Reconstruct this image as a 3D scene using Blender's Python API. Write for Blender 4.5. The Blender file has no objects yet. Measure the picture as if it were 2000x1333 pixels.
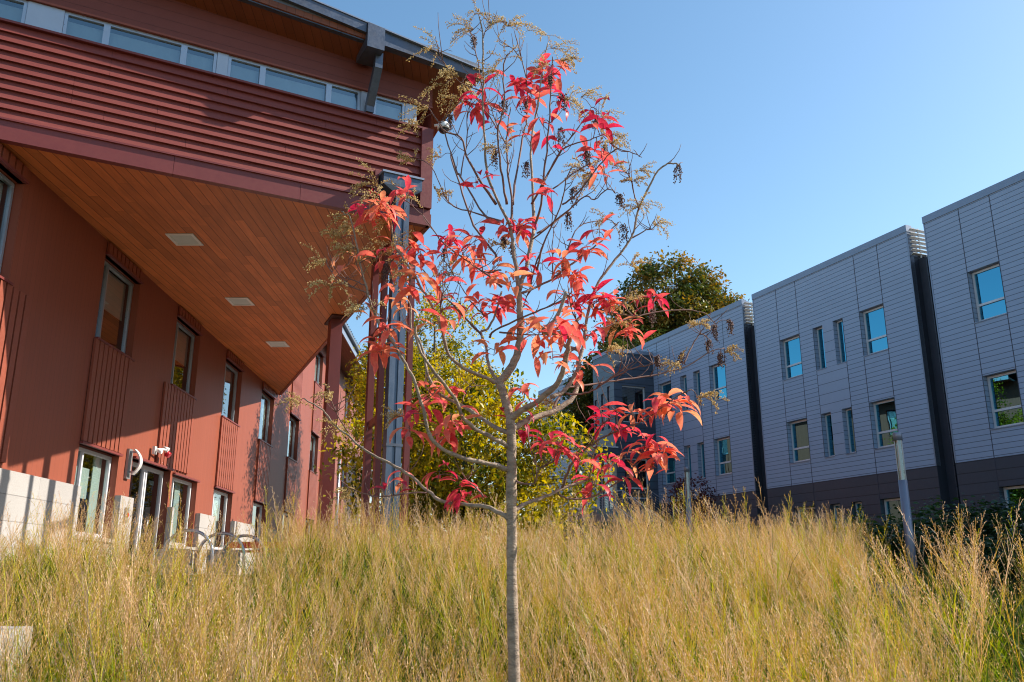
import bpy, math, random
import numpy as np
from mathutils import Vector, Matrix
random.seed(11); rng = np.random.default_rng(11)
S = bpy.context.scene; COL = S.collection
R = math.radians
# ---------------- camera
cam = bpy.data.cameras.new('camera'); camo = bpy.data.objects.new('camera', cam); COL.objects.link(camo)
cam.sensor_width = 36; cam.lens = 36*1690/2000; cam.clip_end = 2000; cam.clip_start = .05
camo.location = (0, 0, 0); camo.rotation_euler = (R(90+15.2), 0, 0)
S.camera = camo
# ---------------- world and sun
SUN_AZ, SUN_EL = 76.0, 35.8          # azimuth clockwise from +Y
W = bpy.data.worlds.new('World'); S.world = W; W.use_nodes = True
nt = W.node_tree; nt.nodes.clear()
sky = nt.nodes.new('ShaderNodeTexSky'); sky.sky_type = 'NISHITA'; sky.sun_disc = False
sky.sun_elevation = R(SUN_EL); sky.sun_rotation = R(SUN_AZ); sky.altitude = 100; sky.air_density = 1.0; sky.dust_density = .7; sky.ozone_density = 1.2
bg = nt.nodes.new('ShaderNodeBackground'); bg.inputs[1].default_value = .125
hs = nt.nodes.new('ShaderNodeHueSaturation'); hs.inputs['Saturation'].default_value = 1.14; hs.inputs['Hue'].default_value = .49
wo = nt.nodes.new('ShaderNodeOutputWorld'); nt.links.new(sky.outputs[0], hs.inputs['Color']); nt.links.new(hs.outputs[0], bg.inputs[0]); nt.links.new(bg.outputs[0], wo.inputs[0])
sd = bpy.data.lights.new('sun', 'SUN'); sd.energy = 5.0; sd.angle = R(.5); sd.color = (1, .93, .82)
so = bpy.data.objects.new('sun', sd); COL.objects.link(so)
sv = Vector((math.sin(R(SUN_AZ))*math.cos(R(SUN_EL)), math.cos(R(SUN_AZ))*math.cos(R(SUN_EL)), math.sin(R(SUN_EL))))
so.rotation_euler = sv.to_track_quat('Z', 'Y').to_euler(); so.location = (30, 5, 40)
S.view_settings.view_transform = 'Standard'; S.view_settings.look = 'None'; S.view_settings.gamma = 1
S.view_settings.exposure = .8
S.cycles.filter_width = 1.1; S.cycles.max_bounces = 8; S.cycles.transparent_max_bounces = 16

# ---------------- materials
def nodes_of(m): return m.node_tree.nodes, m.node_tree.links
class NB:
    def __init__(s, name):
        s.m = bpy.data.materials.new(name); s.m.use_nodes = True; s.t = s.m.node_tree; s.t.nodes.clear()
    def n(s, typ, **kw):
        x = s.t.nodes.new(typ)
        for k, v in kw.items():
            if k.startswith('i_'):
                x.inputs[int(k[2:]) if k[2:].isdigit() else k[2:].replace('_', ' ')].default_value = v
            else: setattr(x, k, v)
        return x
    def l(s, a, b): s.t.links.new(a, b)
    def math(s, op, a, b=None, c=None):
        x = s.n('ShaderNodeMath', operation=op)
        for i, v in enumerate((a, b, c)):
            if v is None: continue
            if isinstance(v, (int, float)): x.inputs[i].default_value = v
            else: s.l(v, x.inputs[i])
        return x.outputs[0]
    def mix(s, f, a, b):
        x = s.n('ShaderNodeMix', data_type='RGBA')
        if isinstance(f, (int, float)): x.inputs[0].default_value = f
        else: s.l(f, x.inputs[0])
        for i, v in ((6, a), (7, b)):
            if isinstance(v, tuple): x.inputs[i].default_value = (*v, 1) if len(v) == 3 else v
            else: s.l(v, x.inputs[i])
        return x.outputs[2]
    def out(s, sh):
        o = s.n('ShaderNodeOutputMaterial'); s.l(sh, o.inputs[0]); return s.m
    def noise(s, scale, detail=3, vec=None, rough=.55):
        x = s.n('ShaderNodeTexNoise'); x.inputs['Scale'].default_value = scale; x.inputs['Detail'].default_value = detail; x.inputs['Roughness'].default_value = rough
        if vec is not None: s.l(vec, x.inputs['Vector'])
        return x.outputs['Fac']
    def coord(s, kind='Object'): return s.n('ShaderNodeTexCoord').outputs[kind]
    def scaled(s, vec, sc):
        x = s.n('ShaderNodeMapping'); x.inputs['Scale'].default_value = sc; s.l(vec, x.inputs['Vector']); return x.outputs[0]
    def sep(s, vec):
        x = s.n('ShaderNodeSeparateXYZ'); s.l(vec, x.inputs[0]); return x.outputs
    def rng(s, v, a, b, c, d):
        x = s.n('ShaderNodeMapRange'); s.l(v, x.inputs[0])
        for i, q in enumerate((a, b, c, d)): x.inputs[i+1].default_value = q
        return x.outputs[0]

def surf(name, col, rough=.6, metal=0., var=.12, scale=3., spec=.4, bump=.0, bscale=40, stretch=(1, 1, 1), dirt=None):
    b = NB(name); v = b.scaled(b.coord(), stretch)
    f = b.noise(scale, 4, v); g = b.noise(scale*9, 3, v)
    f = b.math('ADD', b.math('MULTIPLY', f, .7), b.math('MULTIPLY', g, .3))
    lo = tuple(c*(1-var) for c in col); hi = tuple(min(1, c*(1+var)) for c in col)
    c = b.mix(b.rng(f, .3, .7, 0, 1), lo, hi)
    if dirt: c = b.mix(b.rng(b.noise(dirt[1], 5, v), .5, .75, 0, dirt[2]), c, dirt[0])
    p = b.n('ShaderNodeBsdfPrincipled'); b.l(c, p.inputs['Base Color'])
    p.inputs['Metallic'].default_value = metal; p.inputs['Specular IOR Level'].default_value = spec
    b.l(b.rng(g, .3, .7, max(.02, rough-.08), min(1, rough+.08)), p.inputs['Roughness'])
    if bump:
        bp = b.n('ShaderNodeBump'); bp.inputs['Strength'].default_value = bump; bp.inputs['Distance'].default_value = .01
        b.l(b.noise(bscale, 4, v), bp.inputs['Height']); b.l(bp.outputs[0], p.inputs['Normal'])
    return b.out(p.outputs[0])

def board(name, col, axis, pitch, line=.012, dark=.35, var=.1, rough=.55, bump=.25, endjoint=0, boardvar=.12, spec=.35, grain=(1, 1, 1), gscale=6, offset=0.):
    """surface with regular seams, in the UV metres (u along, v up)"""
    b = NB(name); uv = b.coord('UV'); s = b.sep(uv)
    a = s[0] if axis == 'u' else s[1]; o = s[1] if axis == 'u' else s[0]
    q = b.math('DIVIDE', b.math('ADD', a, 50+offset), pitch); fr = b.math('FRACT', q); idx = b.math('FLOOR', q)
    seam = b.math('LESS_THAN', fr, line/pitch)
    if endjoint:
        w = b.n('ShaderNodeTexWhiteNoise', noise_dimensions='1D'); b.l(idx, w.inputs['W'])
        oo = b.math('ADD', b.math('DIVIDE', o, endjoint), b.math('MULTIPLY', w.outputs[0], 7.3))
        seam2 = b.math('LESS_THAN', b.math('FRACT', oo), .004/endjoint)
        seam = b.math('MAXIMUM', seam, seam2)
        idx = b.math('ADD', idx, b.math('MULTIPLY', b.math('FLOOR', oo), 17.7))
    w = b.n('ShaderNodeTexWhiteNoise', noise_dimensions='1D'); b.l(idx, w.inputs['W'])
    n1 = b.noise(gscale, 5, b.scaled(uv, grain)); n2 = b.noise(.7, 3, uv)
    f = b.math('ADD', b.math('MULTIPLY', n1, .5), b.math('MULTIPLY', n2, .5))
    c = b.mix(b.rng(f, .3, .7, 0, 1), tuple(x*(1-var) for x in col), tuple(min(1, x*(1+var)) for x in col))
    hs = b.n('ShaderNodeHueSaturation'); b.l(c, hs.inputs['Color']); b.l(b.rng(w.outputs[0], 0, 1, 1-boardvar, 1+boardvar), hs.inputs['Value'])
    c = b.mix(b.math('MULTIPLY', seam, .85), hs.outputs[0], tuple(x*dark for x in col))
    p = b.n('ShaderNodeBsdfPrincipled'); b.l(c, p.inputs['Base Color']); p.inputs['Roughness'].default_value = rough; p.inputs['Specular IOR Level'].default_value = spec
    h = b.math('ADD', b.math('MULTIPLY', seam, -1), b.math('MULTIPLY', n1, .12))
    bp = b.n('ShaderNodeBump'); bp.inputs['Strength'].default_value = bump; bp.inputs['Distance'].default_value = .006
    b.l(h, bp.inputs['Height']); b.l(bp.outputs[0], p.inputs['Normal'])
    return b.out(p.outputs[0])

def glass(name, tint, refl, gtint=(1, 1, 1), wob=.02):
    b = NB(name); fr = b.n('ShaderNodeFresnel'); fr.inputs[0].default_value = 1.5
    f = b.math('MINIMUM', b.math('ADD', b.math('MULTIPLY', fr.outputs[0], 1.6), refl), 1.)
    tr = b.n('ShaderNodeBsdfTransparent'); tr.inputs[0].default_value = (*tint, 1)
    gl = b.n('ShaderNodeBsdfGlossy'); gl.inputs['Roughness'].default_value = .01; gl.inputs[0].default_value = (*gtint, 1)
    bp = b.n('ShaderNodeBump'); bp.inputs['Strength'].default_value = wob; bp.inputs['Distance'].default_value = .05
    b.l(b.noise(1.3, 1, b.coord()), bp.inputs['Height']); b.l(bp.outputs[0], gl.inputs['Normal'])
    mx = b.n('ShaderNodeMixShader'); b.l(f, mx.inputs[0]); b.l(tr.outputs[0], mx.inputs[1]); b.l(gl.outputs[0], mx.inputs[2])
    return b.out(mx.outputs[0])

def foliage(name, stops, trans=.45, spec=.25, rough=.45, posvar=0., tsat=1.15, tval=1.25, mottle=0.):
    """colour ramp over the per-leaf attribute 'tint'"""
    b = NB(name); at = b.n('ShaderNodeAttribute', attribute_name='tint')
    f = at.outputs['Fac']
    if posvar:
        g = b.n('ShaderNodeNewGeometry'); f = b.math('ADD', f, b.math('MULTIPLY', b.math('SUBTRACT', b.noise(.55, 3, g.outputs['Position']), .5), posvar))
    rp = b.n('ShaderNodeValToRGB'); b.l(f, rp.inputs[0]); e = rp.color_ramp.elements
    while len(e) < len(stops): e.new(.5)
    for i, (p, c) in enumerate(stops): e[i].position = p; e[i].color = (*c, 1)
    if mottle: f = b.math('ADD', f, b.math('MULTIPLY', b.math('SUBTRACT', b.noise(70, 4, b.coord()), .5), mottle*2)); b.l(f, rp.inputs[0])
    p = b.n('ShaderNodeBsdfPrincipled'); b.l(rp.outputs[0], p.inputs['Base Color']); p.inputs['Roughness'].default_value = rough; p.inputs['Specular IOR Level'].default_value = spec
    hs = b.n('ShaderNodeHueSaturation'); b.l(rp.outputs[0], hs.inputs['Color']); hs.inputs['Saturation'].default_value = tsat; hs.inputs['Value'].default_value = tval
    t = b.n('ShaderNodeBsdfTranslucent'); b.l(hs.outputs[0], t.inputs[0])
    mx = b.n('ShaderNodeMixShader'); mx.inputs[0].default_value = trans; b.l(p.outputs[0], mx.inputs[1]); b.l(t.outputs[0], mx.inputs[2])
    return b.out(mx.outputs[0])

M = {}
M['red_board'] = board('red_board', (.255, .066, .036), 'u', .155, .006, .55, var=.07, rough=.5, boardvar=.035, bump=.2, grain=(6, .3, 1))
M['red'] = surf('red_paint', (.26, .064, .035), .5, var=.08, scale=2)
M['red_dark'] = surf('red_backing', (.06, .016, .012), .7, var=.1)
M['lap'] = surf('red_lap_siding', (.20, .046, .036), .5, var=.1, scale=1.6, stretch=(.4, .4, 3), bump=.15, bscale=60)
M['maroon'] = surf('maroon_trim', (.175, .036, .032), .45, var=.08, scale=2)
M['soffit'] = board('cedar_soffit', (.54, .158, .042), 'u', .19, .014, .25, var=.25, rough=.5, boardvar=.17, endjoint=2.6, bump=.4, grain=(5, .5, 1), gscale=3)
M['eave_board'] = board('eave_board', (.20, .06, .025), 'u', .16, .01, .35, var=.15, rough=.55, boardvar=.1, endjoint=2.2, bump=.3, grain=(5, .4, 1), gscale=4)
M['stone'] = board('split_face_stone', (.37, .345, .325), 'v', .41, .012, .6, var=.2, rough=.85, boardvar=.05, endjoint=1.6, bump=.9, gscale=38, spec=.2, offset=-.0)
M['steel'] = surf('weathered_steel', (.10, .12, .16), .42, metal=.55, var=.3, scale=2.5, bump=.08, dirt=((.16, .13, .12), 1.3, .5))
M['downpipe'] = surf('zinc_downpipe', (.085, .11, .155), .4, metal=.5, var=.3, scale=2.2, stretch=(1, 1, .25), dirt=((.20, .21, .23), .9, .5))
M['frame'] = surf('aluminium_frame', (.42, .45, .50), .35, metal=.55, var=.05)
M['frame_dark'] = surf('bronze_frame', (.30, .29, .29), .4, metal=.4, var=.05)
M['frame_white'] = surf('pale_frame', (.62, .62, .64), .4, metal=.15, var=.04)
M['panel'] = surf('metal_panel', (.42, .47, .55), .4, metal=.25, var=.05)
M['blind'] = surf('window_blind', (.55, .58, .56), .8, var=.05)
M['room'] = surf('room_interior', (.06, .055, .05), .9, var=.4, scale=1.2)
M['glass'] = glass('clear_glass', (.72, .82, .80), .06)
M['glass_strip'] = glass('strip_glass', (.70, .80, .86), .16, (.85, .95, 1))
M['glass_blue'] = glass('coated_glass', (.10, .16, .18), .52, (.14, .50, .66), .02)
M['siding'] = board('grey_siding', (.31, .38, .51), 'v', .1785, .022, .25, var=.05, rough=.42, boardvar=.02, bump=.6, spec=.45, gscale=2)
M['siding_wide'] = board('grey_panel', (.31, .37, .49), 'v', .42, .022, .25, var=.05, rough=.42, boardvar=.03, bump=.6, spec=.45)
M['dark_siding'] = board('charcoal_siding', (.048, .058, .080), 'v', .36, .028, .3, var=.1, rough=.42, boardvar=.07, bump=.6, spec=.45)
M['tower_siding'] = board('dark_shingle_panel', (.060, .075, .105), 'v', .40, .035, .3, var=.15, rough=.3, boardvar=.14, endjoint=1.3, bump=.9, spec=.6)
M['joint'] = surf('dark_joint', (.05, .05, .07), .6)
M['cap'] = surf('parapet_cap', (.24, .28, .36), .4, metal=.3, var=.06)
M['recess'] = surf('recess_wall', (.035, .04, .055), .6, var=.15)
M['louver'] = surf('pale_louver', (.62, .60, .57), .5, var=.08)
M['concrete'] = surf('concrete', (.34, .31, .28), .85, var=.14, scale=5, bump=.35, bscale=60, spec=.2, dirt=((.28, .25, .21), 1.5, .5))
M['asphalt'] = surf('asphalt_path', (.060, .068, .085), .85, var=.15, scale=8, bump=.3)
M['galv'] = surf('galvanised_steel', (.42, .43, .46), .32, metal=.8, var=.12, scale=6)
M['pole'] = surf('grey_pole_paint', (.24, .25, .31), .38, metal=.35, var=.08, scale=4)
M['white'] = surf('white_plastic', (.72, .72, .70), .35, var=.04)
M['red_lens'] = surf('red_lens', (.45, .01, .02), .2, var=.05)
M['black'] = surf('black_plastic', (.02, .02, .025), .3, var=.1)
M['signred'] = surf('red_bench_paint', (.50, .07, .04), .5, var=.15, scale=5)
M['roof'] = surf('grey_metal_roof', (.16, .17, .19), .4, metal=.4, var=.1)
M['bark'] = surf('smooth_grey_bark', (.36, .275, .205), .8, var=.36, scale=12, bump=.9, bscale=60, stretch=(1, 1, 2.2), spec=.12, dirt=((.13, .10, .08), 22, .8))
M['bark_dark'] = surf('dark_bark', (.09, .07, .055), .9, var=.3, scale=8, bump=.6)
M['panicle_stem'] = surf('tan_panicle_stem', (.62, .46, .28), .7, var=.2, scale=20, spec=.2)
M['twig'] = surf('reddish_twig', (.20, .115, .095), .7, var=.25, scale=20, spec=.2)
M['ground'] = surf('soil', (.10, .085, .05), .95, var=.35, scale=1.3, bump=.5, bscale=25, spec=.1)
M['lawn'] = surf('mown_lawn', (.06, .085, .03), .95, var=.35, scale=2, bump=.5, bscale=60)
M['leaf_red'] = foliage('red_leaf', [(0, (.58, .02, .07)), (.28, (.73, .08, .095)), (.62, (.83, .20, .125)), (1, (.85, .35, .16))], .42, .35, .45, tsat=1.0, tval=1.25, mottle=.35)
M['panicle'] = foliage('dry_panicle', [(0, (.46, .32, .13)), (.6, (.74, .58, .28)), (1, (.86, .74, .46))], .6, .15, .6, tsat=1, tval=1)
M['pod'] = foliage('dark_seed_pod', [(0, (.06, .038, .042)), (1, (.24, .14, .11))], .05, .2, .6, tsat=1, tval=1)
M['leaf_yellow'] = foliage('yellow_leaf', [(0, (.035, .060, .010)), (.4, (.15, .16, .012)), (.7, (.42, .33, .018)), (1, (.62, .45, .035))], .45, .3, .4)
M['leaf_far'] = foliage('autumn_leaf', [(0, (.035, .06, .016)), (.5, (.105, .125, .028)), (.8, (.24, .17, .035)), (1, (.36, .20, .04))], .3, .25, .5)
M['leaf_shrub'] = foliage('shrub_leaf', [(0, (.016, .035, .012)), (.6, (.05, .10, .028)), (1, (.11, .15, .04))], .3, .35, .35)
M['leaf_burgundy'] = foliage('burgundy_leaf', [(0, (.05, .018, .02)), (1, (.22, .05, .05))], .3)
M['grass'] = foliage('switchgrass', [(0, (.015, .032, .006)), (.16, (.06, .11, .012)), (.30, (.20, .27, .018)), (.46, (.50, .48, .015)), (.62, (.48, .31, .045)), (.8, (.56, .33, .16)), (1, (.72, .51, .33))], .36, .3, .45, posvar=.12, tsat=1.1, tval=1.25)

# ---------------- objects
def tag(o, label=None, cat=None, group=None, kind=None):
    if label: o['label'] = label
    if cat: o['category'] = cat
    if group: o['group'] = group
    if kind: o['kind'] = kind
    return o
def thing(name, label, cat, loc=(0, 0, 0), group=None, rz=0):
    o = bpy.data.objects.new(name, None); COL.objects.link(o); o.location = loc; o.rotation_euler = (0, 0, rz); o.empty_display_size = .3
    return tag(o, label, cat, group)
def world_loc(p):
    v = Vector((0, 0, 0))
    while p is not None: v += Vector(p.location); p = p.parent
    return v
def mesh_np(name, V, F, mat, tint=None, smooth=False, UV=None):
    """V (n,3); F list of arrays (each (k,3) or (k,4))"""
    me = bpy.data.meshes.new(name); V = np.asarray(V, dtype=np.float32)
    Fs = [np.asarray(f, dtype=np.int32) for f in (F if isinstance(F, list) else [F])]
    loops = np.concatenate([f.ravel() for f in Fs]); tot = np.concatenate([np.full(len(f), f.shape[1], dtype=np.int32) for f in Fs])
    start = np.concatenate([[0], np.cumsum(tot)[:-1]]).astype(np.int32)
    me.vertices.add(len(V)); me.vertices.foreach_set('co', V.ravel())
    me.loops.add(len(loops)); me.loops.foreach_set('vertex_index', loops)
    me.polygons.add(len(tot)); me.polygons.foreach_set('loop_start', start); me.polygons.foreach_set('loop_total', tot)
    if smooth: me.polygons.foreach_set('use_smooth', np.ones(len(tot), dtype=bool))
    me.materials.append(mat)
    if tint is not None:
        at = me.attributes.new('tint', 'FLOAT', 'POINT'); at.data.foreach_set('value', np.asarray(tint, dtype=np.float32))
    me.update(calc_edges=True); me.validate()
    return me
def link(name, me, parent=None, loc=None):
    o = bpy.data.objects.new(name, me); COL.objects.link(o)
    if parent is not None: o.parent = parent
    if loc is not None: o.location = loc
    return o
class MB:
    """mesh builder in world metres; build() links one object, stored relative to its thing"""
    def __init__(s): s.v = []; s.f = []; s.uv = []
    def poly(s, pts, uv=None):
        i = len(s.v); s.v += [tuple(p) for p in pts]; s.f.append(tuple(range(i, i+len(pts))))
        s.uv.append(uv if uv else [(0, 0)]*len(pts))
    def box(s, o, ax, ay, az, uvs=True):
        """o corner, three edge vectors"""
        o, ax, ay, az = map(Vector, (o, ax, ay, az))
        if ax.cross(ay).dot(az) < 0: ax, ay = ay, ax
        P = [o, o+ax, o+ax+ay, o+ay, o+az, o+ax+az, o+ax+ay+az, o+ay+az]
        def q(idx, e1, e2):
            pts = [P[k] for k in idx]
            uv = [((p-P[0]).dot(e1.normalized()), p.z if abs(e2.normalized().z) > .9 else (p-P[0]).dot(e2.normalized())) for p in pts]
            s.poly(pts, uv)
        q((0, 3, 2, 1), ax, ay); q((4, 5, 6, 7), ax, ay)
        q((0, 1, 5, 4), ax, az); q((2, 3, 7, 6), ax, az); q((1, 2, 6, 5), ay, az); q((3, 0, 4, 7), ay, az)
    def cbox(s, c, sx, sy, sz, rz=0):
        """box centred in plan on c, base at c.z, rotated"""
        ca, sa = math.cos(rz), math.sin(rz); ax = Vector((ca, sa, 0))*sx; ay = Vector((-sa, ca, 0))*sy
        s.box(Vector(c)-ax/2-ay/2, ax, ay, (0, 0, sz))
    def prism(s, pts, z0, z1, uvworld=False):
        """plan polygon (counter-clockwise), z may be callables"""
        n = len(pts); f0 = z0 if callable(z0) else (lambda x, y: z0); f1 = z1 if callable(z1) else (lambda x, y: z1)
        a = [(x, y, f0(x, y)) for x, y in pts]; b = [(x, y, f1(x, y)) for x, y in pts]
        s.poly(a[::-1], [(x, y) for x, y, _ in a[::-1]]); s.poly(b, [(x, y) for x, y, _ in b])
        L = 0
        for i in range(n):
            j = (i+1) % n; d = math.dist(pts[i], pts[j])
            s.poly([a[i], a[j], b[j], b[i]], [(L, a[i][2]), (L+d, a[j][2]), (L+d, b[j][2]), (L, b[i][2])]); L += d
    def tube(s, pts, rad, n=8, cap=True, smooth=1):
        pts = [Vector(p) for p in pts]; rad = [rad]*len(pts) if isinstance(rad, (int, float)) else rad
        base = len(s.v); T0 = None
        for k, p in enumerate(pts):
            t = (pts[min(k+1, len(pts)-1)]-pts[max(k-1, 0)]).normalized()
            if T0 is None:
                u = t.orthogonal().normalized()
            else: u = (u-t*u.dot(t)).normalized()
            T0 = t; w = t.cross(u)
            for i in range(n):
                a = 2*math.pi*i/n; s.v.append(tuple(p+(u*math.cos(a)+w*math.sin(a))*rad[k]))
        for k in range(len(pts)-1):
            for i in range(n):
                j = (i+1) % n; a = base+k*n; s.f.append((a+i, a+j, a+n+j, a+n+i)); s.uv.append([(0, 0)]*4)
        if cap:
            s.f.append(tuple(base+i for i in reversed(range(n)))); s.uv.append([(0, 0)]*n)
            s.f.append(tuple(base+(len(pts)-1)*n+i for i in range(n))); s.uv.append([(0, 0)]*n)
    def build(s, name, mat, parent=None, smooth=False, bevel=0, loc=None):
        off = world_loc(parent) if loc is None else (world_loc(parent)+Vector(loc))
        me = bpy.data.meshes.new(name); me.from_pydata([(x-off.x, y-off.y, z-off.z) for x, y, z in s.v], [], s.f)
        ul = me.uv_layers.new(name='UVMap'); flat = [c for u in s.uv for p in u for c in p]; ul.data.foreach_set('uv', flat)
        me.materials.append(mat)
        if smooth:
            me.polygons.foreach_set('use_smooth', [len(p.vertices) == 4 for p in me.polygons])
        me.update(); o = link(name, me, parent, loc)
        if bevel:
            m = o.modifiers.new('bevel', 'BEVEL'); m.width = bevel; m.segments = 2; m.limit_method = 'ANGLE'; m.angle_limit = R(40)
        return o
class Plane:
    """a facade: origin, direction along, outward normal"""
    def __init__(s, o, d, n): s.o = Vector((*o, 0)); s.d = Vector((*d, 0)).normalized(); s.n = Vector((*n, 0)).normalized()
    def p(s, a, z, out=0.): v = s.o+s.d*a+s.n*out; return Vector((v.x, v.y, z))
    def quad(s, mb, a0, a1, z0, z1, out=0.):
        pts = [(a0, z0), (a1, z0), (a1, z1), (a0, z1)]
        if s.d.cross(Vector((0, 0, 1))).dot(s.n) < 0: pts = pts[::-1]
        mb.poly([s.p(a, z, out) for a, z in pts], pts)
    def box(s, mb, a0, a1, z0, z1, o0, o1):
        """a box standing between depths o0 (inner) and o1 (outer)"""
        mb.box(s.p(a0, z0, o0), s.d*(a1-a0), s.n*(o1-o0), (0, 0, z1-z0))
    def wall(s, mb, a0, a1, z0, z1, holes, depth, out=0.):
        A = sorted({a0, a1, *[h[0] for h in holes], *[h[1] for h in holes]}); Z = sorted({z0, z1, *[h[2] for h in holes], *[h[3] for h in holes]})
        A = [a for a in A if a0 <= a <= a1]; Z = [z for z in Z if z0 <= z <= z1]
        for i in range(len(A)-1):
            for j in range(len(Z)-1):
                ca, cz = (A[i]+A[i+1])/2, (Z[j]+Z[j+1])/2
                if any(h[0] < ca < h[1] and h[2] < cz < h[3] for h in holes): continue
                s.quad(mb, A[i], A[i+1], Z[j], Z[j+1], out)
        for h0, h1, y0, y1 in holes:
            y0 = max(y0, z0); y1 = min(y1, z1); h0 = max(h0, a0); h1 = min(h1, a1)
            if y1 <= y0 or h1 <= h0: continue
            for (A_, Z_), (B_, Y_) in (((h0, y0), (h0, y1)), ((h1, y0), (h1, y1)), ((h0, y0), (h1, y0)), ((h0, y1), (h1, y1))):
                mb.poly([s.p(A_, Z_, out), s.p(B_, Y_, out), s.p(B_, Y_, out-depth), s.p(A_, Z_, out-depth)],
                        [(A_, Z_), (B_, Y_), (B_+.0, Y_+.001), (A_, Z_+.001)])
def window(pl, root, a0, a1, z0, z1, inset, fm, gm, vm=(), hm=(), fw=.055, blind=None, bm=None, room=1.4, rm=None, name='window'):
    """frame (window) > pane, blind, interior"""
    f = MB(); o0, o1 = -inset-.04, -inset+.03
    pl.box(f, a0, a0+fw, z0, z1, o0, o1); pl.box(f, a1-fw, a1, z0, z1, o0, o1)
    pl.box(f, a0+fw, a1-fw, z0, z0+fw, o0, o1); pl.box(f, a0+fw, a1-fw, z1-fw, z1, o0, o1)
    for v in vm: pl.box(f, v-fw*.45, v+fw*.45, z0+fw, z1-fw, o0+.004, o1+.004)
    for h in hm: pl.box(f, a0+fw, a1-fw, h-fw*.5, h+fw*.5, o0+.002, o1+.006)
    w = f.build(name, fm, root, loc=(0, 0, 0))
    g = MB(); pl.quad(g, a0+fw*.5, a1-fw*.5, z0+fw*.5, z1-fw*.5, -inset-.01); g.build('pane', gm, w)
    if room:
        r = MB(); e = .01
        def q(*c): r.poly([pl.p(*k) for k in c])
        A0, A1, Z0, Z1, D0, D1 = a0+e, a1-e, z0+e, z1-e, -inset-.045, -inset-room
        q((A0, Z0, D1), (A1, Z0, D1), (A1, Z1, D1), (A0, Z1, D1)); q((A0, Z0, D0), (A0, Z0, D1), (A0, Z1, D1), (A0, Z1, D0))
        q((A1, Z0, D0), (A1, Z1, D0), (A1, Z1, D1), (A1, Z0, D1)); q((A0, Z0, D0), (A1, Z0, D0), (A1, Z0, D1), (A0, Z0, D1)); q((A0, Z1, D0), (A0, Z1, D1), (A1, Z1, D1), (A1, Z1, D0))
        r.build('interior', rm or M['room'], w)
    for k, (b0, b1, y0, y1) in enumerate(blind or []):
        b = MB(); pl.box(b, b0, b1, y0, y1, -inset-.13-.01*k, -inset-.11-.01*k); b.build('blind', bm or M['blind'], w)
    return w
def smooth01(t): t = max(0., min(1., t)); return t*t*(3-2*t)
def interp(x, xs, ys): return float(np.interp(x, xs, ys))
def ground_z(x, y):
    b = interp(y, [-50, 0, 4, 5, 12.5, 14, 300], [-1.75, -1.7, -1.58, -1.5, -.12, 0, 0])
    low = interp(y, [-50, 0, 5, 9, 14, 26, 34], [-1.75, -1.7, -1.5, -.95, -.62, -.3, 0])
    w = smooth01((x-.25*(y-8)-3.5)/3.)
    z = b*(1-w)+low*w
    return z+smooth01((y-29)/13.)*2.45*smooth01((x+.5)/3.)

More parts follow.
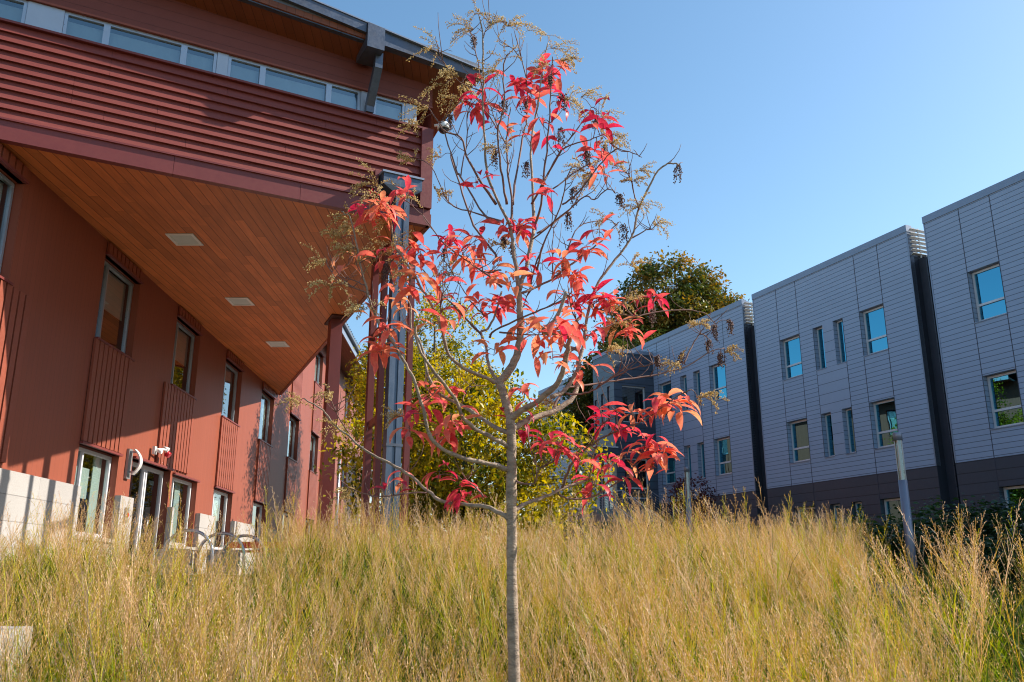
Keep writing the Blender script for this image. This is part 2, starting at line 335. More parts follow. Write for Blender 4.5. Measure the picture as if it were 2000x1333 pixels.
# traced skeleton of the sapling, in metres
TRUNK=[(0.0164,5,-0.777,0.037),(0.0125,5,-0.554,0.036),(0.0028,5,-0.203,0.033),(-0.0029,5,0.211,0.031),(-0.0044,5,0.497,0.032),(-0.003,5,0.732,0.03),(-0.012,5,0.883,0.028),(-0.033,5,0.974,0.027),(-0.06,5,1.063,0.026),(-0.073,5,1.103,0.026),(-0.03,5,1.159,0.025),(0.0152,5,1.234,0.025),(0.04,5,1.325,0.024),(0.049,5,1.411,0.022),(0.048,5,1.54,0.02),(0.041,5,1.68,0.0183)]
LIMBS=[[(0.041,5,1.68,0.0148),(0.019,5.018,1.892,0.0122),(-0.0128,5.035,2.12,0.0107)],
[(-0.0128,5.035,2.12,0.0101),(-0.137,4.956,2.362,0.0084),(-0.166,4.912,2.55,0.0073),(-0.181,4.856,2.84,0.0064),(-0.182,4.815,3.141,0.0056),(-0.184,4.801,3.298,0.0049),(-0.209,4.792,3.449,0.0041)],
[(-0.0128,5.035,2.12,0.0095),(0.0016,5.084,2.284,0.0075),(-0.023,5.143,2.505,0.0064),(-0.032,5.187,2.693,0.0053),(-0.034,5.217,2.844,0.0044),(-0.0087,5.259,3.075,0.0036)],
[(0.041,5,1.68,0.016),(0.092,5.03,1.849,0.0131),(0.138,5.067,2.099,0.0112)],
[(0.138,5.067,2.099,0.0112),(0.137,5.127,2.3,0.0092),(0.126,5.217,2.653,0.008),(0.131,5.256,2.842,0.0069),(0.175,5.302,3.1,0.0059),(0.223,5.358,3.495,0.005),(0.258,5.373,3.654,0.0041)],
[(0.138,5.067,2.099,0.0089),(0.181,4.991,2.239,0.0074),(0.202,4.897,2.438,0.0064),(0.217,4.847,2.569,0.0056),(0.234,4.788,2.746,0.0049),(0.243,4.727,2.976,0.0042),(0.25,4.704,3.101,0.0036)],
[(0.0065,5.084,2.281,0.0083),(0.027,5.182,2.524,0.0069),(0.069,5.302,2.867,0.0061),(0.102,5.351,3.034,0.0054),(0.105,5.432,3.359,0.0047),(0.074,5.475,3.572,0.0041),(0.024,5.516,3.815,0.0036)],
[(-0.033,5.084,2.281,0.0083),(-0.063,5.002,2.436,0.0071),(-0.081,4.942,2.566,0.0063),(-0.09,4.889,2.697,0.0057),(-0.063,4.859,2.777,0.0051),(-0.049,4.827,2.876,0.0045),(-0.051,4.768,3.089,0.004),(-0.0128,4.75,3.164,0.0036)],
[(0.178,4.944,2.335,0.0077),(0.303,5.055,2.624,0.0055),(0.421,5.125,2.828,0.0041),(0.532,5.184,3.031,0.003)],
[(0.125,5.127,2.303,0.0077),(0.266,4.935,2.498,0.0059),(0.331,4.873,2.572,0.0048),(0.477,4.796,2.583,0.0038),(0.549,4.762,2.596,0.003)],
[(0.255,4.944,2.325,0.0047),(0.438,5.043,2.51,0.0038),(0.563,5.094,2.601,0.0032),(0.618,5.121,2.681,0.0027)],
[(0.31,4.944,2.218,0.0053),(0.41,4.871,2.27,0.0044),(0.526,4.766,2.393,0.0038),(0.614,4.707,2.464,0.0033),(0.7,4.669,2.434,0.0028),(0.767,4.639,2.383,0.0024)],
[(-0.064,5.016,2.139,0.0077),(-0.165,5.063,2.186,0.0066),(-0.336,5.192,2.529,0.006),(-0.357,5.202,2.556,0.0054),(-0.415,5.253,2.75,0.0049),(-0.467,5.292,2.919,0.0044),(-0.507,5.309,2.999,0.004),(-0.587,5.337,3.132,0.0036)],
[(-0.095,5.018,1.875,0.0089),(-0.105,5.043,1.93,0.0073),(-0.246,5.163,2.17,0.0064),(-0.348,5.289,2.521,0.0056),(-0.419,5.363,2.784,0.0048),(-0.371,5.403,2.655,0.0041)],
[(-0.336,5.192,2.529,0.0047),(-0.306,5.304,2.869,0.0038),(-0.311,5.361,3.075,0.0032),(-0.283,5.399,3.229,0.0027)],
[(-0.099,4.996,2.242,0.0089),(-0.202,4.891,2.362,0.0073),(-0.276,4.811,2.477,0.0064),(-0.307,4.759,2.574,0.0056),(-0.412,4.712,2.6,0.0048),(-0.439,4.696,2.632,0.0041)],
[(-0.181,4.846,2.92,0.0047),(-0.215,4.907,3.145,0.0039),(-0.244,4.956,3.347,0.0035),(-0.267,4.976,3.442,0.003),(-0.309,4.996,3.526,0.0027)],
[(-0.181,4.846,2.942,0.0044),(-0.319,4.776,2.964,0.0035),(-0.411,4.713,3.053,0.0029),(-0.457,4.676,3.126,0.0024)],
[(-0.09,4.889,2.697,0.0044),(-0.17,4.957,2.876,0.0035),(-0.232,4.997,2.989,0.0029),(-0.336,5.045,3.108,0.0024)],
[(-0.184,4.801,3.298,0.0041),(-0.152,4.84,3.416,0.003),(-0.093,4.868,3.47,0.0024)],
[(-0.044,5.202,2.768,0.0044),(-0.085,5.167,2.851,0.0035),(-0.135,5.12,2.971,0.0029),(-0.176,5.082,3.085,0.0024)],
[(0.074,5.475,3.572,0.0044),(0.0075,5.528,3.708,0.0032),(-0.094,5.58,3.807,0.0024)],
[(0.226,5,1.017,0.0136),(0.32,5.05,1.073,0.0121),(0.405,5.122,1.235,0.0112),(0.452,5.191,1.432,0.0104),(0.467,5.223,1.541,0.0097),(0.515,5.274,1.73,0.0091),(0.581,5.306,1.867,0.0084),(0.679,5.338,2.005,0.0079),(0.8,5.369,2.18,0.0073),(0.851,5.39,2.377,0.0067),(0.98,5.412,2.648,0.0062),(1.054,5.421,2.727,0.0057),(1.108,5.425,2.744,0.0052),(1.145,5.428,2.731,0.0047)],
[(0.856,5.39,2.377,0.0053),(0.819,5.349,2.481,0.0042),(0.781,5.306,2.601,0.0035),(0.723,5.289,2.61,0.003)],
[(0.8,5.369,2.169,0.0053),(0.901,5.415,2.243,0.0039),(0.957,5.436,2.257,0.003)],
[(0.155,5.03,1.819,0.0065),(0.191,4.957,1.952,0.0052),(0.292,4.848,2.158,0.0043),(0.328,4.787,2.312,0.0036),(0.364,4.762,2.381,0.003)],
[(0.045,5,1.65,0.0083),(0.126,5.05,1.706,0.0071),(0.223,5.105,1.77,0.0063),(0.324,5.162,1.862,0.0057),(0.448,5.228,1.985,0.0051),(0.586,5.29,2.116,0.0045),(0.663,5.325,2.217,0.004),(0.708,5.341,2.267,0.0036)],
[(0.324,5.162,1.862,0.0065),(0.351,5.252,2.026,0.0049),(0.444,5.369,2.246,0.0038),(0.576,5.443,2.322,0.003)],
[(0.128,5.058,2.033,0.0059),(0.313,4.899,2.13,0.005),(0.438,4.802,2.208,0.0044),(0.49,4.773,2.174,0.0038),(0.569,4.725,2.217,0.0034),(0.611,4.703,2.182,0.003)],
[(0.156,5.018,2.058,0.0059),(0.308,5.13,2.209,0.005),(0.414,5.209,2.351,0.0044),(0.483,5.276,2.514,0.0038),(0.554,5.336,2.679,0.0034),(0.61,5.362,2.738,0.003)],
[(-0.075,5,1.413,0.0059),(0.075,4.912,1.375,0.0041),(0.208,4.84,1.353,0.003)],
[(-0.135,5,1.379,0.0071),(-0.097,4.949,1.412,0.0059),(0.074,4.787,1.449,0.0051),(0.186,4.694,1.467,0.0044),(0.287,4.614,1.496,0.0038),(0.336,4.572,1.527,0.0033)],
[(0.339,5.139,1.32,0.0089),(0.456,5.238,1.425,0.0075),(0.521,5.293,1.5,0.0066),(0.682,5.392,1.591,0.0059),(0.802,5.454,1.641,0.0052),(0.957,5.526,1.7,0.0046),(1.182,5.614,1.743,0.004),(1.316,5.656,1.734,0.0035),(1.392,5.686,1.666,0.003)],
[(0.253,5.119,1.791,0.0047),(0.262,5.237,2.062,0.0033),(0.289,5.329,2.317,0.0024)],
[(0.688,5.306,1.804,0.0053),(0.588,5.225,1.704,0.0045),(0.512,5.164,1.624,0.0039),(0.735,4.998,1.513,0.0035),(0.778,4.959,1.559,0.003),(0.727,4.901,1.647,0.0027)],
[(0.454,5.199,1.464,0.0059),(0.375,5.131,1.573,0.0041),(0.344,5.058,1.729,0.003)],
[(0.191,4.957,1.952,0.0065),(0.145,5.014,1.854,0.0049),(0.117,5.069,1.743,0.0038),(0.07,5.128,1.612,0.003)],
[(-0.0072,5,0.816,0.022),(0.027,5.03,0.848,0.0198),(0.11,5.092,0.905,0.0183),(0.232,5.169,0.956,0.017),(0.36,5.248,1.048,0.0158),(0.413,5.299,1.156,0.0147),(0.421,5.357,1.308,0.0137),(0.435,5.386,1.397,0.0127),(0.332,5.425,1.455,0.0118),(0.397,5.461,1.58,0.0109),(0.461,5.486,1.671,0.0101)],
[(-0.0072,5,0.889,0.023),(0.054,4.955,0.926,0.02),(0.133,4.903,0.961,0.0183),(0.245,4.823,1.043,0.0168),(0.296,4.766,1.137,0.0154),(0.312,4.721,1.233,0.0141),(0.32,4.687,1.314,0.0128),(0.174,4.636,1.314,0.0117),(0.25,4.602,1.393,0.0105),(0.301,4.567,1.525,0.0095)],
[(0.232,5.169,0.956,0.0089),(0.337,5.313,1.129,0.0075),(0.44,5.386,1.165,0.0066),(0.619,5.5,1.22,0.0059),(0.871,5.635,1.281,0.0052),(1.074,5.722,1.344,0.0046),(1.211,5.769,1.393,0.004),(1.365,5.819,1.498,0.0035),(1.481,5.845,1.538,0.003)],
[(1.178,5.757,1.406,0.0059),(1.235,5.801,1.515,0.0048),(1.303,5.844,1.627,0.0041),(1.35,5.86,1.637,0.0035),(1.407,5.885,1.593,0.003)],
[(0.32,5.05,1.05,0.0065),(0.39,5.014,1.038,0.0053),(0.469,4.975,1.048,0.0045),(0.555,4.927,1.102,0.0038),(0.641,4.882,1.156,0.0032),(0.701,4.853,1.195,0.0027)],
[(0.503,4.951,1.075,0.0047),(0.62,4.866,1.125,0.0038),(0.703,4.814,1.149,0.0033),(0.8,4.76,1.158,0.0028),(0.863,4.727,1.146,0.0024)],
[(0,5,0.346,0.0154),(0.035,5.028,0.378,0.0129),(0.089,5.063,0.407,0.0113),(0.225,5.141,0.457,0.0099),(0.301,5.182,0.502,0.0087),(0.415,5.234,0.543,0.0076),(0.453,5.25,0.554,0.0065)],
[(0.272,5.161,0.473,0.0071),(0.309,5.188,0.448,0.0062),(0.385,5.229,0.445,0.0056),(0.462,5.269,0.451,0.0051),(0.541,5.31,0.491,0.0047),(0.611,5.346,0.531,0.0043),(0.745,5.407,0.609,0.0039),(0.888,5.46,0.653,0.0036)],
[(0.296,5.182,0.506,0.0089),(0.342,5.088,0.622,0.0076),(0.385,5.04,0.678,0.0069),(0.444,4.991,0.725,0.0062),(0.545,4.921,0.777,0.0056),(0.644,4.863,0.811,0.005),(0.775,4.793,0.861,0.0045),(0.897,4.729,0.953,0.004),(0.991,4.695,0.998,0.0036)],
[(0.444,4.991,0.725,0.0047),(0.494,4.924,0.813,0.0038),(0.56,4.871,0.866,0.0032),(0.65,4.815,0.904,0.0027)],
[(0.735,5.407,0.604,0.0047),(0.772,5.445,0.685,0.0035),(0.84,5.491,0.778,0.0027)],
[(0,5,0.541,0.0071),(0.053,4.97,0.511,0.0058),(0.13,4.932,0.508,0.0049),(0.147,4.899,0.573,0.0042),(0.232,4.854,0.619,0.0036)],
[(0.086,5.061,0.863,0.0038),(0.13,4.902,0.616,0.0029),(0.198,4.859,0.594,0.0024)],
[(0.463,5.25,0.559,0.0038),(0.477,5.174,0.66,0.0029),(0.509,5.09,0.776,0.0024)],
[(-0.079,5,1.103,0.0136),(-0.123,4.972,1.112,0.012),(-0.203,4.921,1.137,0.011),(-0.307,4.856,1.177,0.0101),(-0.367,4.809,1.238,0.0093),(-0.396,4.754,1.342,0.0086),(-0.411,4.729,1.395,0.0079),(-0.462,4.68,1.499,0.0073),(-0.521,4.642,1.587,0.0067),(-0.607,4.591,1.725,0.0061),(-0.659,4.571,1.8,0.0055),(-0.687,4.542,1.956,0.0049),(-0.724,4.525,2.09,0.0044),(-0.76,4.519,2.125,0.0038)],
[(-0.073,5,1.103,0.0112),(-0.097,5.017,1.131,0.0099),(-0.145,5.069,1.248,0.009),(-0.156,5.106,1.343,0.0083),(-0.191,5.146,1.452,0.0076),(-0.153,5.163,1.483,0.007),(-0.106,5.197,1.584,0.0065),(-0.066,5.246,1.752,0.0059)],
[(-0.0149,5,0.798,0.0142),(-0.134,5.092,0.877,0.012),(-0.297,5.206,1.001,0.0107),(-0.447,5.29,1.095,0.0095),(-0.532,5.351,1.227,0.0085),(-0.572,5.409,1.392,0.0075),(-0.63,5.453,1.539,0.0066),(-0.664,5.462,1.528,0.0058),(-0.676,5.507,1.732,0.0049),(-0.733,5.528,1.846,0.0041)],
[(-0.0148,5,0.722,0.0154),(-0.103,4.929,0.76,0.0133),(-0.189,4.864,0.794,0.012),(-0.273,4.796,0.852,0.0109),(-0.297,4.754,0.914,0.0099),(-0.346,4.7,0.99,0.009),(-0.444,4.621,1.103,0.0081),(-0.509,4.569,1.202,0.0073),(-0.524,4.528,1.313,0.0065)],
[(-0.0147,5,0.589,0.016),(-0.102,4.954,0.61,0.0142),(-0.189,4.911,0.626,0.0131),(-0.333,4.842,0.66,0.0121),(-0.433,4.793,0.722,0.0113),(-0.475,4.756,0.811,0.0105),(-0.499,4.717,0.924,0.0097),(-0.55,4.675,1.063,0.009),(-0.601,4.652,1.154,0.0083),(-0.696,4.62,1.304,0.0077),(-0.715,4.618,1.291,0.007),(-0.769,4.603,1.42,0.0064),(-0.816,4.589,1.56,0.0058),(-0.864,4.569,1.744,0.0052),(-0.894,4.555,1.887,0.0047),(-0.923,4.547,1.967,0.0041),(-0.967,4.541,1.993,0.0036)],
[(-0.816,4.589,1.56,0.0047),(-0.886,4.631,1.611,0.0036),(-1.015,4.7,1.672,0.003),(-1.083,4.747,1.764,0.0024)],
[(-0.806,4.592,1.525,0.0044),(-0.908,4.53,1.549,0.0032),(-0.973,4.495,1.553,0.0024)],
[(-0.0189,5,0.32,0.016),(-0.067,5.028,0.348,0.0139),(-0.148,5.07,0.385,0.0127),(-0.312,5.142,0.409,0.0116),(-0.424,5.186,0.434,0.0106),(-0.501,5.218,0.491,0.0097),(-0.639,5.27,0.598,0.0089),(-0.788,5.313,0.687,0.0081),(-0.919,5.342,0.757,0.0073),(-1.022,5.364,0.847,0.0065),(-1.126,5.38,0.927,0.0058),(-1.192,5.389,1.011,0.0051),(-1.319,5.402,1.088,0.0044)],
[(-1.02,5.364,0.866,0.005),(-1.089,5.282,0.978,0.0034),(-1.132,5.201,1.114,0.0024)],
[(-0.501,5.218,0.482,0.0059),(-0.603,5.154,0.472,0.0046),(-0.768,5.054,0.441,0.0037),(-0.891,4.987,0.47,0.003),(-0.956,4.953,0.501,0.0024)],
[(-0.307,5.206,1.025,0.0044),(-0.291,5.237,1.094,0.0035),(-0.273,5.254,1.131,0.0029),(-0.16,5.304,1.152,0.0024)],
[(-0.167,5.088,0.444,0.0053),(-0.242,5.152,0.53,0.0037),(-0.337,5.205,0.572,0.0027)],
[(-0.496,5.305,1.098,0.0047),(-0.543,5.28,1.142,0.0033),(-0.503,5.234,1.259,0.0024)],
[(-0.066,5.246,1.783,0.0077),(-0.149,5.303,1.876,0.0065),(-0.306,5.396,2.027,0.0057),(-0.413,5.449,2.124,0.0051),(-0.49,5.486,2.205,0.0045),(-0.594,5.545,2.376,0.004),(-0.709,5.59,2.512,0.0034),(-0.824,5.623,2.609,0.003)],
[(-0.19,5.146,1.439,0.0071),(-0.281,5.058,1.512,0.0058),(-0.37,4.973,1.593,0.0049),(-0.441,4.915,1.651,0.0042),(-0.528,4.838,1.75,0.0036),(-0.58,4.8,1.803,0.003)],
[(-0.064,5.016,2.139,0.0059),(-0.244,5.101,2.233,0.0049),(-0.376,5.154,2.3,0.0042),(-0.44,5.188,2.396,0.0036),(-0.542,5.258,2.639,0.0031),(-0.639,5.285,2.698,0.0027)],
[(-0.173,5.18,1.568,0.0053),(-0.264,5.252,1.692,0.0041),(-0.36,5.333,1.865,0.0033),(-0.448,5.396,2.017,0.0027)],
[(-0.066,5.018,1.815,0.0053),(-0.177,4.965,1.786,0.0037),(-0.278,4.909,1.844,0.0027)],
[(-0.605,4.652,1.177,0.0053),(-0.703,4.71,1.308,0.0041),(-0.776,4.758,1.44,0.0033),(-0.823,4.825,1.678,0.0027)],
[(-0.403,4.748,1.355,0.005),(-0.406,4.695,1.476,0.0036),(-0.409,4.656,1.573,0.0027)]]
TWIGS=[[(-0.297,5.38,3.152,0.003),(-0.283,5.392,3.174,0.0025),(-0.268,5.405,3.164,0.0021)],
[(0.105,5.432,3.359,0.003),(0.071,5.462,3.385,0.0025),(0.037,5.491,3.379,0.0021)],
[(0.211,5.344,3.395,0.003),(0.215,5.388,3.416,0.0025),(0.218,5.433,3.404,0.0021)],
[(0.236,4.772,2.804,0.003),(0.255,4.815,2.856,0.0025),(0.274,4.857,2.88,0.0021)],
[(0.104,5.412,3.276,0.003),(0.123,5.365,3.25,0.0025),(0.141,5.318,3.192,0.0021)],
[(0.078,5.314,2.909,0.003),(0.065,5.311,2.932,0.0025),(0.052,5.308,2.924,0.0021)],
[(0.23,4.802,2.702,0.003),(0.215,4.847,2.746,0.0025),(0.2,4.891,2.763,0.0021)],
[(0.221,4.832,2.613,0.003),(0.238,4.847,2.628,0.0025),(0.255,4.862,2.615,0.0021)],
[(0.532,5.184,3.031,0.003),(0.545,5.146,3.007,0.0025),(0.557,5.107,2.952,0.0021)],
[(0.549,4.762,2.596,0.003),(0.544,4.759,2.643,0.0025),(0.538,4.756,2.662,0.0021)],
[(0.513,4.779,2.589,0.003),(0.512,4.753,2.571,0.0025),(0.51,4.728,2.526,0.0021)],
[(0.5,5.068,2.555,0.003),(0.498,5.073,2.599,0.0025),(0.496,5.077,2.614,0.0021)],
[(0.723,5.289,2.61,0.003),(0.697,5.296,2.642,0.0025),(0.67,5.303,2.643,0.0021)],
[(0.186,4.967,2.289,0.003),(0.2,4.919,2.286,0.0025),(0.213,4.87,2.256,0.0021)],
[(-0.202,4.891,2.362,0.003),(-0.211,4.863,2.353,0.0025),(-0.218,4.835,2.317,0.0021)],
[(-0.705,4.534,2.023,0.003),(-0.726,4.511,2.009,0.0025),(-0.746,4.489,1.971,0.0021)],
[(-0.715,4.529,2.056,0.003),(-0.759,4.571,2.077,0.0025),(-0.804,4.613,2.072,0.0021)],
[(-0.824,5.623,2.609,0.003),(-0.815,5.65,2.649,0.0025),(-0.804,5.677,2.657,0.0021)],
[(-0.738,5.598,2.536,0.003),(-0.725,5.564,2.564,0.0025),(-0.711,5.53,2.562,0.0021)],
[(-0.864,4.569,1.744,0.003),(-0.898,4.599,1.751,0.0025),(-0.932,4.629,1.733,0.0021)],
[(-0.852,4.574,1.698,0.003),(-0.802,4.538,1.711,0.0025),(-0.751,4.502,1.7,0.0021)],
[(-0.633,4.581,1.763,0.003),(-0.65,4.593,1.771,0.0025),(-0.667,4.604,1.755,0.0021)],
[(-0.543,4.629,1.621,0.003),(-0.557,4.592,1.615,0.0025),(-0.569,4.554,1.584,0.0021)],
[(-0.58,4.8,1.803,0.003),(-0.554,4.75,1.821,0.0025),(-0.528,4.7,1.813,0.0021)],
[(-0.451,5.468,2.165,0.003),(-0.437,5.505,2.209,0.0025),(-0.421,5.542,2.224,0.0021)],
[(-0.332,5.409,2.051,0.003),(-0.327,5.38,2.069,0.0025),(-0.321,5.351,2.057,0.0021)],
[(-0.175,5.103,2.049,0.003),(-0.207,5.075,2.042,0.0025),(-0.239,5.046,2.008,0.0021)],
[(-0.122,4.992,1.801,0.003),(-0.117,5.029,1.837,0.0025),(-0.111,5.066,1.846,0.0021)],
[(-0.0128,5.035,2.12,0.003),(-0.03,5.014,2.118,0.0025),(-0.048,4.993,2.089,0.0021)],
[(-0.0048,5.031,2.063,0.003),(0.0137,5.077,2.108,0.0025),(0.033,5.124,2.126,0.0021)],
[(0.138,5.082,2.149,0.003),(0.105,5.086,2.158,0.0025),(0.071,5.09,2.14,0.0021)],
[(-0.409,4.656,1.573,0.003),(-0.41,4.674,1.607,0.0025),(-0.41,4.692,1.616,0.0021)],
[(-0.405,4.708,1.446,0.003),(-0.393,4.679,1.457,0.0025),(-0.38,4.649,1.444,0.0021)],
[(-0.348,4.994,1.573,0.003),(-0.332,5.038,1.608,0.0025),(-0.315,5.082,1.618,0.0021)],
[(-0.195,5.198,1.599,0.003),(-0.195,5.217,1.629,0.0025),(-0.195,5.236,1.633,0.0021)],
[(-0.086,5.221,1.667,0.003),(-0.109,5.268,1.693,0.0025),(-0.132,5.315,1.692,0.0021)],
[(-0.69,5.513,1.76,0.003),(-0.71,5.552,1.784,0.0025),(-0.728,5.591,1.78,0.0021)],
[(-0.696,4.62,1.304,0.003),(-0.687,4.6,1.319,0.0025),(-0.676,4.58,1.31,0.0021)],
[(-0.678,4.696,1.275,0.003),(-0.704,4.682,1.258,0.0025),(-0.728,4.668,1.217,0.0021)],
[(-0.411,4.729,1.395,0.003),(-0.422,4.696,1.391,0.0025),(-0.431,4.662,1.364,0.0021)],
[(-0.733,5.528,1.846,0.003),(-0.759,5.493,1.86,0.0025),(-0.783,5.457,1.844,0.0021)],
[(0.035,5.005,1.732,0.003),(0.0174,4.961,1.726,0.0025),(0,4.918,1.694,0.0021)],
[(0.164,5.012,1.853,0.003),(0.177,5.022,1.865,0.0025),(0.19,5.032,1.85,0.0021)],
[(0.354,5.179,1.892,0.003),(0.373,5.196,1.884,0.0025),(0.392,5.214,1.848,0.0021)],
[(0.482,5.243,2.017,0.003),(0.488,5.227,2.033,0.0025),(0.493,5.211,2.021,0.0021)],
[(0.605,5.299,2.141,0.003),(0.587,5.28,2.167,0.0025),(0.568,5.261,2.165,0.0021)],
[(0.461,5.486,1.671,0.003),(0.451,5.484,1.687,0.0025),(0.441,5.482,1.674,0.0021)],
[(0.55,5.195,1.664,0.003),(0.54,5.176,1.683,0.0025),(0.529,5.158,1.675,0.0021)],
[(0.57,5.123,1.596,0.003),(0.587,5.121,1.626,0.0025),(0.603,5.119,1.629,0.0021)],
[(0.772,5.439,1.628,0.003),(0.781,5.395,1.584,0.0025),(0.79,5.35,1.513,0.0021)],
[(0.957,5.526,1.7,0.003),(0.96,5.574,1.773,0.0025),(0.96,5.621,1.819,0.0021)],
[(0.231,4.611,1.374,0.003),(0.241,4.563,1.359,0.0025),(0.25,4.515,1.32,0.0021)],
[(0.504,5.279,1.481,0.003),(0.491,5.231,1.487,0.0025),(0.478,5.183,1.466,0.0021)],
[(0.046,5,1.574,0.003),(0.039,5.029,1.589,0.0025),(0.031,5.058,1.577,0.0021)],
[(0.049,5,1.475,0.003),(0.07,4.987,1.478,0.0025),(0.092,4.973,1.454,0.0021)],
[(-0.086,5.221,1.667,0.003),(-0.067,5.229,1.681,0.0025),(-0.049,5.237,1.667,0.0021)],
[(0.142,4.876,1.364,0.003),(0.133,4.827,1.324,0.0025),(0.123,4.778,1.26,0.0021)],
[(0.304,4.744,1.185,0.003),(0.265,4.698,1.196,0.0025),(0.227,4.653,1.183,0.0021)],
[(-0.153,5.096,1.319,0.003),(-0.131,5.065,1.328,0.0025),(-0.108,5.033,1.312,0.0021)],
[(0.526,4.766,2.393,0.003),(0.546,4.812,2.403,0.0025),(0.566,4.857,2.387,0.0021)],
[(-0.499,4.717,0.924,0.003),(-0.508,4.743,0.932,0.0025),(-0.516,4.768,0.917,0.0021)],
[(-0.408,4.805,0.707,0.003),(-0.38,4.848,0.761,0.0025),(-0.35,4.891,0.793,0.0021)],
[(-0.475,4.756,0.811,0.003),(-0.526,4.8,0.824,0.0025),(-0.579,4.845,0.814,0.0021)],
[(-0.279,4.785,0.868,0.003),(-0.303,4.771,0.862,0.0025),(-0.327,4.756,0.834,0.0021)],
[(0.113,4.916,0.952,0.003),(0.094,4.918,0.999,0.0025),(0.074,4.921,1.022,0.0021)],
[(0.109,4.982,0.737,0.003),(0.144,5.009,0.758,0.0025),(0.18,5.037,0.756,0.0021)],
[(0.232,4.854,0.619,0.003),(0.244,4.815,0.662,0.0025),(0.255,4.776,0.683,0.0021)],
[(0.047,5.046,0.862,0.003),(0.047,5.075,0.891,0.0025),(0.046,5.105,0.895,0.0021)],
[(-0.312,5.142,0.409,0.003),(-0.309,5.178,0.447,0.0025),(-0.305,5.214,0.461,0.0021)],
[(-0.337,5.205,0.572,0.003),(-0.387,5.159,0.584,0.0025),(-0.436,5.113,0.571,0.0021)],
[(-0.639,5.27,0.598,0.003),(-0.651,5.315,0.603,0.0025),(-0.662,5.359,0.583,0.0021)],
[(-0.687,5.104,0.456,0.003),(-0.689,5.063,0.477,0.0025),(-0.691,5.022,0.473,0.0021)],
[(0.65,4.815,0.904,0.003),(0.662,4.799,0.902,0.0025),(0.674,4.783,0.876,0.0021)],
[(0.867,4.745,0.93,0.003),(0.884,4.788,0.941,0.0025),(0.9,4.83,0.929,0.0021)],
[(0.485,5.153,0.689,0.003),(0.53,5.134,0.68,0.0025),(0.574,5.115,0.646,0.0021)],
[(0.772,5.445,0.685,0.003),(0.73,5.427,0.705,0.0025),(0.687,5.409,0.699,0.0021)],
[(0.84,5.491,0.778,0.003),(0.843,5.458,0.809,0.0025),(0.845,5.426,0.814,0.0021)],
[(0.84,5.491,0.778,0.003),(0.885,5.449,0.775,0.0025),(0.929,5.406,0.747,0.0021)],
[(0.888,5.46,0.653,0.003),(0.882,5.425,0.672,0.0025),(0.875,5.39,0.665,0.0021)],
[(0.463,5.25,0.559,0.003),(0.48,5.268,0.564,0.0025),(0.497,5.287,0.544,0.0021)],
[(0.405,5.122,1.235,0.003),(0.433,5.077,1.238,0.0025),(0.459,5.032,1.216,0.0021)],
[(-0.781,4.6,1.455,0.003),(-0.827,4.648,1.48,0.0025),(-0.874,4.697,1.48,0.0021)],
[(-0.277,4.981,3.463,0.0024),(-0.264,4.985,3.494,0.002),(-0.251,4.989,3.494,0.0017)],
[(-0.209,4.792,3.449,0.0024),(-0.219,4.78,3.466,0.002),(-0.228,4.769,3.452,0.0017)],
[(-0.093,4.868,3.47,0.0024),(-0.061,4.836,3.457,0.002),(-0.03,4.805,3.414,0.0017)],
[(-0.093,4.868,3.47,0.0024),(-0.062,4.879,3.474,0.002),(-0.032,4.891,3.448,0.0017)],
[(-0.342,4.76,2.986,0.0024),(-0.378,4.751,2.973,0.002),(-0.413,4.741,2.931,0.0017)],
[(-0.547,5.323,3.065,0.0024),(-0.599,5.373,3.064,0.002),(-0.651,5.423,3.031,0.0017)],
[(-0.29,5.39,3.19,0.0024),(-0.316,5.334,3.174,0.002),(-0.341,5.278,3.125,0.0017)],
[(-0.336,5.045,3.108,0.0024),(-0.343,5.045,3.11,0.002),(-0.348,5.044,3.081,0.0017)],
[(-0.051,4.783,3.036,0.0024),(-0.067,4.738,3.028,0.002),(-0.083,4.694,2.991,0.0017)],
[(0.258,5.373,3.654,0.0024),(0.258,5.401,3.719,0.002),(0.258,5.428,3.75,0.0017)],
[(0.249,5.369,3.614,0.0024),(0.267,5.423,3.663,0.002),(0.285,5.477,3.678,0.0017)],
[(0.248,4.71,3.07,0.0024),(0.275,4.726,3.096,0.002),(0.301,4.741,3.093,0.0017)],
[(0.246,4.716,3.039,0.0024),(0.234,4.75,3.076,0.002),(0.222,4.785,3.085,0.0017)],
[(0.239,4.757,2.861,0.0024),(0.279,4.71,2.834,0.002),(0.318,4.663,2.778,0.0017)],
[(0.532,5.184,3.031,0.0024),(0.497,5.177,3.081,0.002),(0.461,5.169,3.099,0.0017)],
[(0.532,5.184,3.031,0.0024),(0.554,5.142,2.999,0.002),(0.575,5.1,2.937,0.0017)],
[(0.549,4.762,2.596,0.0024),(0.565,4.803,2.636,0.002),(0.579,4.845,2.648,0.0017)],
[(0.614,4.707,2.464,0.0024),(0.601,4.682,2.488,0.002),(0.587,4.657,2.485,0.0017)],
[(0.469,5.055,2.532,0.0024),(0.468,5.05,2.527,0.002),(0.466,5.044,2.493,0.0017)],
[(0.501,5.291,2.555,0.0024),(0.489,5.351,2.61,0.002),(0.476,5.411,2.636,0.0017)],
[(0.723,5.289,2.61,0.0024),(0.71,5.331,2.667,0.002),(0.695,5.373,2.694,0.0017)],
[(0.781,5.306,2.601,0.0024),(0.822,5.363,2.655,0.002),(0.863,5.42,2.679,0.0017)],
[(0.957,5.436,2.257,0.0024),(0.967,5.463,2.299,0.002),(0.976,5.491,2.312,0.0017)],
[(0.709,5.345,2.049,0.0024),(0.74,5.32,2.01,0.002),(0.77,5.295,1.944,0.0017)],
[(-0.76,4.519,2.125,0.0024),(-0.759,4.508,2.143,0.002),(-0.757,4.496,2.136,0.0017)],
